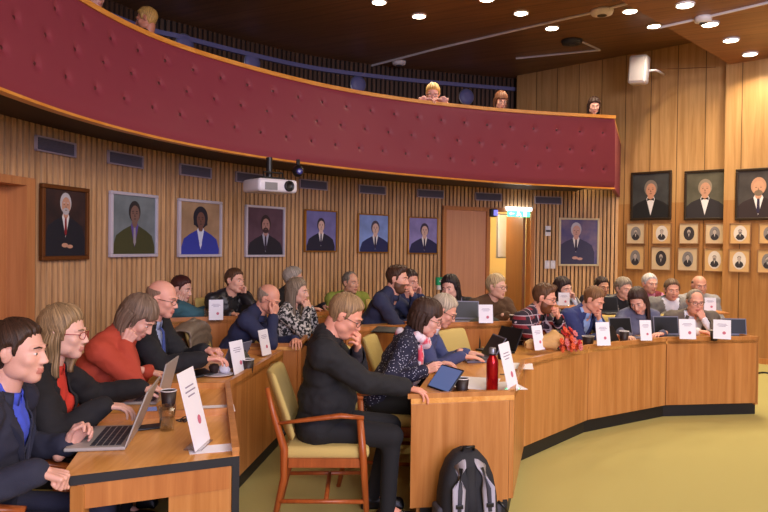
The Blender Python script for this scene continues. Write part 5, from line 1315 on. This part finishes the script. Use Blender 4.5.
card('white name card left of the flower bouquet on the right desk', 540, 358.5, .766, 40, .13, .20, -12, Y=5.68)
card('white name card between the blue jacket man and the bouquet', 604, 346, .766, 14, .13, .20, -10)
card('white name card in front of the woman in grey blue knit', 646.5, 341, .766, 8, .11, .185, -10)
card('white name card directly before the man in grey brown cardigan', 688, 339.5, .766, -2, .15, .185, -10)
card('white name card at the right end of the last desk', 722, 339.5, .766, -24, .15, .185, -20)
card('white name card on the rear desk before the woman in brown shawl', 486, 323.5, .916, 6, .13, .165, -8)
card('white name card in the second row below the woman resting her cheek', 564, 311, .98, 0, .12, .14, -6, Y=7.5)
card('white sheet standing behind the man in cardigan, right of his shoulder', 710, 317, .9, -10, .13, .15, -6, Y=8.0)
# plinths that carry the two second-row sheets are small side tables
def side_table(label, x, y, fl, z):
    t = thing('side_table', label, 'table', (x, y, fl)); MB().rbox((0, 0, z - fl - .012), (.34, .3, .022), .008).build('tabletop', M['desk_rear'], t)
    MB().tube([(0, 0, .01), (0, 0, z - fl - .02)], .02, 10).build('stem', M['darkgrey'], t); MB().lathe((0, 0, 0), [(.13, 0), (.13, .012), (.02, .02)], 18).build('foot', M['darkgrey'], t)
p = at(564, 311, Y=7.5); side_table('small side table under the white card in the second row', p.x, 7.54, RISE, .978)
p = at(710, 317, Y=8.0); side_table('small side table under the white sheet behind the cardigan man', p.x, 8.04, 0 if 8.04 < 8.0 else RISE, .898)

def laptop(label, p, yaw, w_=.32, d=.22, open_=105, body='grey', on=None, name='laptop', z=None):
    t = thing(name, label, name, p, R(yaw))       # the user sits on the local -Y side
    g = MB(); g.rbox((0, 0, .009), (w_, d, .016), .006); part_label(g.build('base', M[body], t), body + ' laptop base')
    g = MB()
    for r_ in range(5):
        for c_ in range(13): g.box((-w_ * .43 + (c_ + .5) * w_ * .86 / 13, d * .36 - r_ * d * .105, .0178), (w_ * .86 / 13 * .82, d * .085, .002))
    g.build('keyboard', M['darkgrey'] if body != 'black' else M['kick'], t)
    g = MB(); g.box((0, -d * .34, .0172), (w_ * .3, d * .2, .0015)); g.build('touchpad', M['grey'], t)
    Mx = Matrix.Rotation(R(90 - open_), 3, 'X'); hinge = Vector((0, d / 2 - .004, .016))
    g = MB(); g.box(hinge + Mx @ Vector((0, .003, d / 2)), (w_, .007, d), 0, Mx); l_ = g.build('screen_lid', M[body], t, bevel=.002)
    g = MB(); g.box(hinge + Mx @ Vector((0, -.0015, d / 2 + .004)), (w_ - .02, .002, d - .03), 0, Mx); g.build('display', M['screen' if on else 'black'], l_)
    return t
def tablet(label, p, yaw, tilt=60, w_=.24, h=.17, back='darkgrey', on=True, stand=True):
    t = thing('tablet', label, 'tablet', p, R(yaw)); Mx = Matrix.Rotation(R(tilt - 90), 3, 'X')     # tilted away from the user at -Y
    Mx = Matrix.Rotation(R(90 - tilt) * -1, 3, 'X')
    g = MB(); g.box(Mx @ Vector((0, 0, h / 2 + .006)), (w_, .008, h), 0, Mx); g.build('case', M[back], t, bevel=.003)
    g = MB(); g.box(Mx @ Vector((0, -.005, h / 2 + .006)), (w_ - .02, .002, h - .02), 0, Mx); g.build('display', M['screen' if on else 'black'], t)
    if stand: g = MB(); top_ = Mx @ Vector((0, .004, h * .7)); g.add([(-w_ * .3, top_.y, top_.z), (w_ * .3, top_.y, top_.z), (w_ * .3, top_.y + .10, .002), (-w_ * .3, top_.y + .10, .002), (-w_ * .3, top_.y + .003, top_.z), (w_ * .3, top_.y + .003, top_.z), (w_ * .3, top_.y + .105, .002), (-w_ * .3, top_.y + .105, .002)], [(0, 1, 2, 3), (7, 6, 5, 4), (0, 4, 5, 1), (1, 5, 6, 2), (2, 6, 7, 3), (3, 7, 4, 0)]); g.build('stand_flap', M['black'], t)
    return t
laptop('large open grey laptop at the near corner of the left desk', Vector((-1.225, 3.08, .73)), -80.3, .37, .245, 111, 'silvercase')
laptop('open silver laptop under the hands of the woman in black cardigan', at(144, 399, z=.73), -86, .30, .21, 104, 'silvercase', on=True)
t = thing('smartphone', 'phone with a blue lit screen lying on the left desk', 'phone', at(150, 412, z=.73) , R(20)); MB().rbox((0, 0, .005), (.075, .15, .009), .004).build('case', M['black'], t); MB().box((0, 0, .0102), (.068, .138, .001)).build('display', M['screen'], t)
t = thing('smartphone', 'dark phone lying behind the big grey laptop on the left desk', 'phone', at(150, 428, z=.73), R(-60)); MB().rbox((0, 0, .005), (.075, .15, .009), .004).build('case', M['black'], t); MB().box((0, 0, .0102), (.068, .138, .001)).build('display', M['kick'], t)
tablet('flat dark tablet on the left desk before the woman in rust sweater', at(186, 376, z=.73), -60, 8, .22, .15, 'black', on=False, stand=False)
tablet('grey tablet standing before the bald man in black suit, seen from behind', at(231, 369, z=.73), -112, 66, .27, .2, 'slate')
tablet('tablet with bright display held by the woman with pink scarf', at(437, 391, z=.735), -62, 50, .24, .17, 'black')
laptop('black open laptop before the man in slate blue sweater', at(474, 360, z=.73), -80, .30, .20, 122, 'slate')
laptop('second dark laptop on the right desk, left of the plaid shirt man', at(495, 352, z=.73), -60, .28, .2, 115, 'black')
laptop('grey laptop seen from behind on the rear desk before the dark haired woman', at(466, 322, z=.885), 175 - 180 + 0, .25, .18, 100, 'slate')
tablet('dark tablet on the desk at the blue jacket man', at(613, 342, z=.74), 210 - 180 + 8, 62, .2, .15, 'black', on=False)
laptop('dark laptop back seen before the woman in grey blue knit', at(627, 338, z=.73), 15, .25, .18, 105, 'slate')
laptop('grey laptop back standing left of the cardigan man', at(671, 338, z=.73), 4, .26, .19, 100, 'slate')
laptop('dark laptop back at the far right end of the last desk', at(738, 338, z=.73), -4, .24, .17, 98, 'slate')
laptop('small dark laptop in the second row behind the blue jacket man', at(612, 314, Y=7.75), 10, .24, .17, 100, 'darkgrey')
p = at(612, 314, Y=7.75); side_table('small side table under the second-row laptop', p.x, 7.75, 0, p.z)
tablet('black tablet at the hand of the man in black leather shirt', at(247, 320, z=.885), 160 - 180, 60, .2, .15, 'black', on=False)
tablet('dark tablet lying before the big man in navy pullover', at(385, 333, z=.885), -20, 10, .26, .17, 'black', on=False, stand=False)

def cup(label, p, h=.10, r=.042, sleeve=False):
    t = thing('coffee_cup', label, 'cup', p, 0, 'dark paper coffee cups')
    MB().lathe((0, 0, 0), [(r * .74, 0), (r * .76, .002), (r * .98, h - .004), (r * .90, h - .004), (r * .72, .012)], 22).build('cup_body', M['cup'], t, True)
    MB().tube([(math.cos(a) * r * .97, math.sin(a) * r * .97, h - .002) for a in [2 * math.pi * i / 24 for i in range(25)]], .003, 6).build('rolled_rim', M['lid'], t, True)
    MB().lathe((0, 0, 0), [(r * .9, h - .02), (.002, h - .019)], 20).build('coffee', M['black'], t)
cup('dark paper cup on the near left desk behind the water glass', at(168.5, 409, z=.73), .10, .042)
cup('dark paper cup on the left desk between two name cards', at(248, 373, z=.73), .095, .042)
cup('dark paper cup on the near right desk left of the red bottle', at(462, 393, z=.73), .09, .042)
cup('dark paper cup on the right desk right of the blue jacket man', at(624, 341.5, z=.73), .10, .045)
cup('dark paper cup behind the red bottle, below the jacket on the chair', at(502, 359, z=.73), .09, .042)
cup('dark bowl-like cup on the desk in front of the blue jacket man', at(588, 346, z=.73), .09, .055)
cup('dark paper cup between the last two name cards on the right', at(714, 340.5, z=.73), .10, .04)
cup('small cup on the rear desk right of the brown shawl woman', at(513, 322, z=.885), .07, .035)
def tumbler(label, p, h=.115, r=.036):
    t = thing('water_glass', label, 'glass', p, 0)
    MB().lathe((0, 0, 0), [(r * .78, 0), (r, h), (r * .94, h), (r * .72, .008), (.001, .008)], 24).build('glass_wall', M['glass'], t, True)
    MB().lathe((0, 0, 0), [(r * .70, .009), (r * .80, h * .5), (.001, h * .5)], 24).build('water', M['water'], t, True)
tumbler('half full clear water glass on the near left desk', at(167, 430, z=.73), .115, .04)
tumbler('clear glass on the rear desk left of a name card', at(207, 318, z=.885), .09, .032)
t = thing('bottle', 'red metal drinking bottle with dark cap on the near right desk', 'bottle', at(492, 391, z=.73))
MB().lathe((0, 0, 0), [(.030, 0), (.036, .004), (.0365, .17), (.034, .188), (.021, .212), (.019, .222)], 28).build('bottle_body', M['red_metal'], t, True)
part_label(MB().lathe((0, 0, .222), [(.0215, 0), (.022, .006), (.022, .036), (.018, .042), (.002, .042)], 24).build('cap', M['grey'], t, True), 'grey metal screw cap')
MB().lathe((0, 0, .221), [(.0225, 0), (.0225, .006)], 24).build('neck_ring', M['black'], t, True)
# plate with chocolate muffin and napkin
t = thing('plate', 'white plate on the left desk with a dark muffin and napkin', 'plate', at(218, 376, z=.73)); MB().lathe((0, 0, 0), [(.05, 0), (.06, .004), (.098, .014), (.10, .017), (.094, .016), (.055, .007), (.002, .006)], 30).build('dish', M['whiteplastic'], t, True)
o = at(214, 373, z=.745); b = MB(); b.lathe((0, 0, 0), [(.024, 0), (.032, .03), (.036, .042), (.026, .058), (.004, .064)], 16); tag(b.build('muffin', mat('chocolate', srgb(52, 34, 30), .7, bump=.6, bscale=80), None, True, loc=o), 'dark chocolate muffin on the white plate', 'cake')
o = at(224, 373, z=.742); b = MB(); b.ell((0, 0, .03), (.034, .012, .03)); b.ell((.01, .015, .02), (.03, .014, .022)); tag(b.build('napkin', M['white'], None, True, loc=o), 'crumpled white napkin standing on the plate', 'napkin')
def paper(label, px, py, z, yaw, w_=.21, d=.297, n=1, curl=0):
    t = MB()
    for k in range(n): t.box((0.004 * k, .003 * k, .0015 + .0016 * k), (w_, d, .0012), 0, R(3 * k))
    o = t.build('paper_sheet', M['white'], None, loc=at(px, py, z=z)); o.rotation_euler = (0, 0, R(yaw)); tag(o, label, 'paper')
paper('white paper at the near corner of the left desk, under the tall card', 213, 449, .73, 20, .20, .11, 1)
paper('white papers on the left desk behind the tall name card', 214, 409, .735, 15, .21, .16, 1)
paper('small white paper beside the plate on the left desk', 217, 384, .73, 10, .17, .06, 1)
paper('white sheet on the small desk end in the middle', 286, 341, .73, 10, .21, .29, 1)
paper('stack of white papers behind the red bottle', 474, 383, .73, -15, .30, .40, 1)
paper('white sheet right of the red bottle under a name card', 505, 386, .732, 12, .20, .25, 1)
paper('white sheets on the desk between the plaid man and the red bottle', 519, 366, .73, -10, .20, .26, 1)
paper('white paper before the man in cardigan', 698, 338.5, .732, 0, .30, .20, 1)
paper('white paper before the brown shawl woman on the rear desk', 508, 322.5, .882, 5, .26, .15, 1)
paper('white sheet on the rear desk left of the black shirt man', 190, 319.5, .882, 5, .21, .15, 1)
# pen, cables
t = MB().tube([(0, 0, .005), (.14, .02, .005)], .004, 8).build('pen', M['black'], None, loc=at(500, 375, z=.732)); tag(t, 'black pen on the white papers behind the red bottle', 'pen')
pts = [(0, 0, .004)] + [(.03 * math.cos(i * .7) + .012 * i / 3, .035 * math.sin(i * .9), .005 + .004 * (i % 3)) for i in range(1, 16)]
tag(MB().tube(spline([Vector(p) for p in pts], .006), .003, 6).build('charging_cable', M['black'], None, True, loc=at(180, 421, z=.73)), 'tangled black charging cable on the near left desk beside the water glass', 'cable')

# bouquet in paper
q0 = at(541, 351, z=.80); q1 = at(572, 347, z=.80); q0 = Vector((1.28, 5.62, .79)); q1 = Vector((1.66, 6.02, .83))
q0 = Vector((1.17, 5.74, .80)); q1 = Vector((1.58, 5.80, .84)); ax = (q1 - q0).normalized()
t = thing('flower_bouquet', 'bouquet of red flowers wrapped in tan paper lying on the right desk', 'bouquet', (q0.x, q0.y, .75)); o0 = Vector((q0.x, q0.y, .75))
m = MB(); qm = ax.to_track_quat('Z', 'Y').to_matrix(); L = []; n = 26; prof = [(.028, 0), (.045, .05), (.030, .10), (.055, .15), (.085, .22), (.10, .27)]
for k, (r_, z) in enumerate(prof):
    for i in range(n):
        a = 2 * math.pi * i / n; rr = r_ * (1 + .12 * math.sin(5 * a + k) + .05 * math.sin(11 * a)) ; L.append(q0 - o0 + qm @ Vector((rr * math.cos(a), rr * math.sin(a), z * 1.0 + (.035 * math.sin(3 * a) if k == 5 else 0))))
L = [Vector((p.x, p.y, max(p.z, .008))) for p in L]
m.add(L, [(k * n + i, k * n + (i + 1) % n, (k + 1) * n + (i + 1) % n, (k + 1) * n + i) for k in range(len(prof) - 1) for i in range(n)] + [tuple(range(n))])
o = m.build('wrapping_paper', mat('tan_wrapping_paper', srgb(206, 160, 98), .6, bump=.5, bscale=30, var=.08), t, True); so = o.modifiers.new('t', 'SOLIDIFY'); so.thickness = .003
fm = [mat('flower_red', srgb(196, 34, 34), .6, var=.2), mat('flower_orange', srgb(222, 92, 50), .6, var=.2), mat('flower_pink', srgb(206, 110, 110), .6, var=.2), mat('leaf_green', srgb(44, 62, 34), .6)]
random.seed(3); side = ax.cross(Vector((0, 0, 1))).normalized(); upv = side.cross(ax)
for i in range(48):
    a = random.random() * 2 * math.pi; rr = .115 * math.sqrt(random.random()); dd = .26 + random.random() * .16
    c = q0 - o0 + Vector((0, -.045, .0)) + ax * dd + side * math.cos(a) * rr + upv * math.sin(a) * rr * .9; c.z = max(c.z, .03)
    f_ = MB(); dirn = (ax + side * math.cos(a) * .6 + upv * math.sin(a) * .6 + Vector((0, -.8, .3))).normalized(); qq = dirn.to_track_quat('Z', 'Y').to_matrix()
    for k in range(7):
        b_ = 2 * math.pi * k / 7; f_.ell(c + qq @ Vector((.018 * math.cos(b_), .018 * math.sin(b_), 0)), (.015, .011, .006), rot=qq @ Matrix.Rotation(b_, 3, 'Z') @ Matrix.Rotation(R(-35), 3, 'Y'), n=8, k=6)
    f_.ell(c + dirn * .003, .011, n=8, k=6)
    f_.build('flower', fm[i % 3], t, True)
for i in range(10):
    a = random.random() * 6.28; c = q0 - o0 + ax * (.24 + random.random() * .12) + side * math.cos(a) * .085 + upv * math.sin(a) * .08; c.z = max(c.z, .02)
    f_ = MB(); qq = (ax + side * math.cos(a) + upv * math.sin(a)).to_track_quat('Z', 'Y').to_matrix(); f_.ell(c, (.012, .003, .035), rot=qq, n=8, k=6); f_.build('leaf', fm[3], t, True)

# backpack leaning on the end panel
bp = Vector(((470 - 384) / 700 * 3.86, 3.86, 0)); t = thing('backpack', 'grey and black backpack leaning on the end of the right desk', 'backpack', bp, R(12))
Lz = []; n = 28; secs = [(.0, .145, .085), (.02, .16, .10), (.12, .168, .11), (.24, .162, .105), (.34, .145, .095), (.42, .112, .078), (.465, .072, .055), (.485, .03, .03)]
m = MB()
for z, rx, ry in secs:
    for i in range(n):
        a = 2 * math.pi * i / n; ex = abs(math.cos(a)) ** .6 * (1 if math.cos(a) > 0 else -1); ey = abs(math.sin(a)) ** .6 * (1 if math.sin(a) > 0 else -1); Lz.append((rx * ex, ry * ey + z * .10 - .02, z))
m.add(Lz, [(k * n + i, k * n + (i + 1) % n, (k + 1) * n + (i + 1) % n, (k + 1) * n + i) for k in range(len(secs) - 1) for i in range(n)] + [tuple(reversed(range(n))), tuple((len(secs) - 1) * n + i for i in range(n))])
cloth_b = mat('black_nylon', srgb(28, 28, 34), .7, bump=.4, bscale=300); strapm = mat('grey_webbing', srgb(176, 172, 184), .8, bump=.3, bscale=300); strapd = mat('dark_grey_mesh', srgb(70, 70, 80), .8, bump=.4, bscale=400)
m.build('main_bag', cloth_b, t, True)
fy = lambda z: -.125 + z * .10 + (.0 if z < .34 else (z - .34) * .42)
for s in (-1, 1):
    m = MB(); m.tube([(s * .035, fy(.45) + .02, .455), (s * .062, fy(.42) - .012, .40), (s * .082, fy(.3) - .022, .30), (s * .088, fy(.18) - .02, .18), (s * .10, fy(.05) - .01, .05)], [.022, .034, .038, .034, .016], 10, flat=.35); st = m.build('shoulder_strap', strapm, t, True)
    m = MB(); m.tube([(s * .060, fy(.42) - .026, .40), (s * .080, fy(.3) - .036, .30), (s * .087, fy(.18) - .032, .18)], [.012, .013, .011], 8, flat=.3); m.build('strap_padding', strapd, st, True)
    m = MB(); m.box((s * .086, fy(.2) - .034, .215), (.04, .012, .022)); m.build('buckle', M['black'], st, bevel=.003)
    m = MB(); m.rbox((s * .165, .0, .10), (.04, .13, .17), .018); m.build('side_pocket', strapd, t, True)
m = MB(); m.tube([(-.035, fy(.46) + .03, .465), (-.03, fy(.46) + .005, .50), (.03, fy(.46) + .005, .50), (.035, fy(.46) + .03, .465)], .009, 8); m.build('grab_handle', M['black'], t, True)
m = MB(); m.tube([(0, fy(.4) - .004, .40), (0, fy(.1) - .014, .06)], .03, 10, flat=.3); m.build('back_padding', cloth_b, t, True)
m = MB(); q = Vector((0, -1, 0)).to_track_quat('Z', 'Y').to_matrix(); m.lathe((0, fy(.14) - .026, .14), [(.026, 0), (.026, .003), (.020, .003)], 20, 0, q); m.build('round_badge', strapm, t)
m = MB(); m.tube([(.165, -.05, .2), (.20, -.07, .17), (.215, -.06, .14)], .008, 8); m.build('zip_pull', M['black'], t, True)

# clothes hung over chair backs
def drape(name, label, cat, c, yaw, w_, h, matl, quilt=0, z0=.45):
    t = thing(name, label, cat, c, R(yaw)); L = []; nu, nv_ = 30, 40
    for i in range(nv_ + 1):
        f_ = i / nv_; 
        a = f_ * 2 - 1
        y = (.055 + .03 * abs(a)) * (1 if a > 0 else -1) if abs(a) > .12 else .065 * a / .12
        z = z0 + h * (1 - abs(a) ** 1.6) if abs(a) > .12 else z0 + h * (1 - abs(a) ** 1.6) + .015
        for j in range(nu + 1):
            g_ = j / nu * 2 - 1; ww = w_ / 2 * (1 + .12 * abs(a)); x = g_ * ww
            d_ = .012 * noise.noise(Vector((x * 9, z * 9, a * 2))) + (.014 * abs(math.sin(z * math.pi / quilt)) if quilt else 0)
            L.append((x, y + (d_ if a > 0 else -d_) - .03 * g_ * g_ * 0, z - .05 * abs(g_) ** 3 + .01 * noise.noise(Vector((x * 12, 3, a)))))
    m = MB(); m.add(L, [(i * (nu + 1) + j, i * (nu + 1) + j + 1, (i + 1) * (nu + 1) + j + 1, (i + 1) * (nu + 1) + j) for i in range(nv_) for j in range(nu)])
    o = m.build('shell', matl, t, True); so = o.modifiers.new('t', 'SOLIDIFY'); so.thickness = .018; so.offset = 1
    for s in (-1, 1):
        m = MB(); m.tube([(s * w_ * .40, -.07, z0 + h * .82), (s * w_ * .50, -.10, z0 + h * .5), (s * w_ * .46, -.11, z0 + h * .08)], [.05, .048, .038], 12); m.build('sleeve', matl, t, True)
    m = MB(); m.tube([(-.09, -.02, z0 + h + .0), (0, .02, z0 + h + .035), (.09, -.02, z0 + h + .0)], .026, 10); m.build('collar', matl, t, True)
    return t
def chairback(lbl):
    for o, a, fl, lb in CHAIRS:
        if lbl in lb:
            bkv = Vector((math.sin(a), -math.cos(a), 0)); return (o + bkv * .33), math.degrees(a), fl
c, a, fl = chairback('bald man in navy sweater'); drape('puffer_jacket', 'taupe quilted puffer jacket hung over the navy sweater man chair back', 'jacket', (c.x, c.y, 0), a, .5, .52, mat('taupe_quilted', srgb(124, 108, 92), .5, bump=.3, bscale=50), quilt=.07, z0=.38)
c, a, fl = chairback('red and black plaid'); drape('hanging_jacket', 'dark green-black jacket draped over the plaid shirt man chair back', 'jacket', (c.x, c.y, 0), a, .46, .45, C('dark_olive_jacket', 44, 46, 42), z0=.46)
# small dark object on the floor beyond the last desk
g = at(758, 374, z=.0); tag(MB().tube(spline([Vector(p) for p in ((0, 0, .012), (.1, .05, .012), (.18, -.02, .012), (.3, .03, .03), (.34, .1, .012), (.2, .12, .012))], .02), .011, 8).build('floor_cable', M['black'], None, True, loc=g), 'black cable coiled on the floor beyond the last right desk', 'cable')
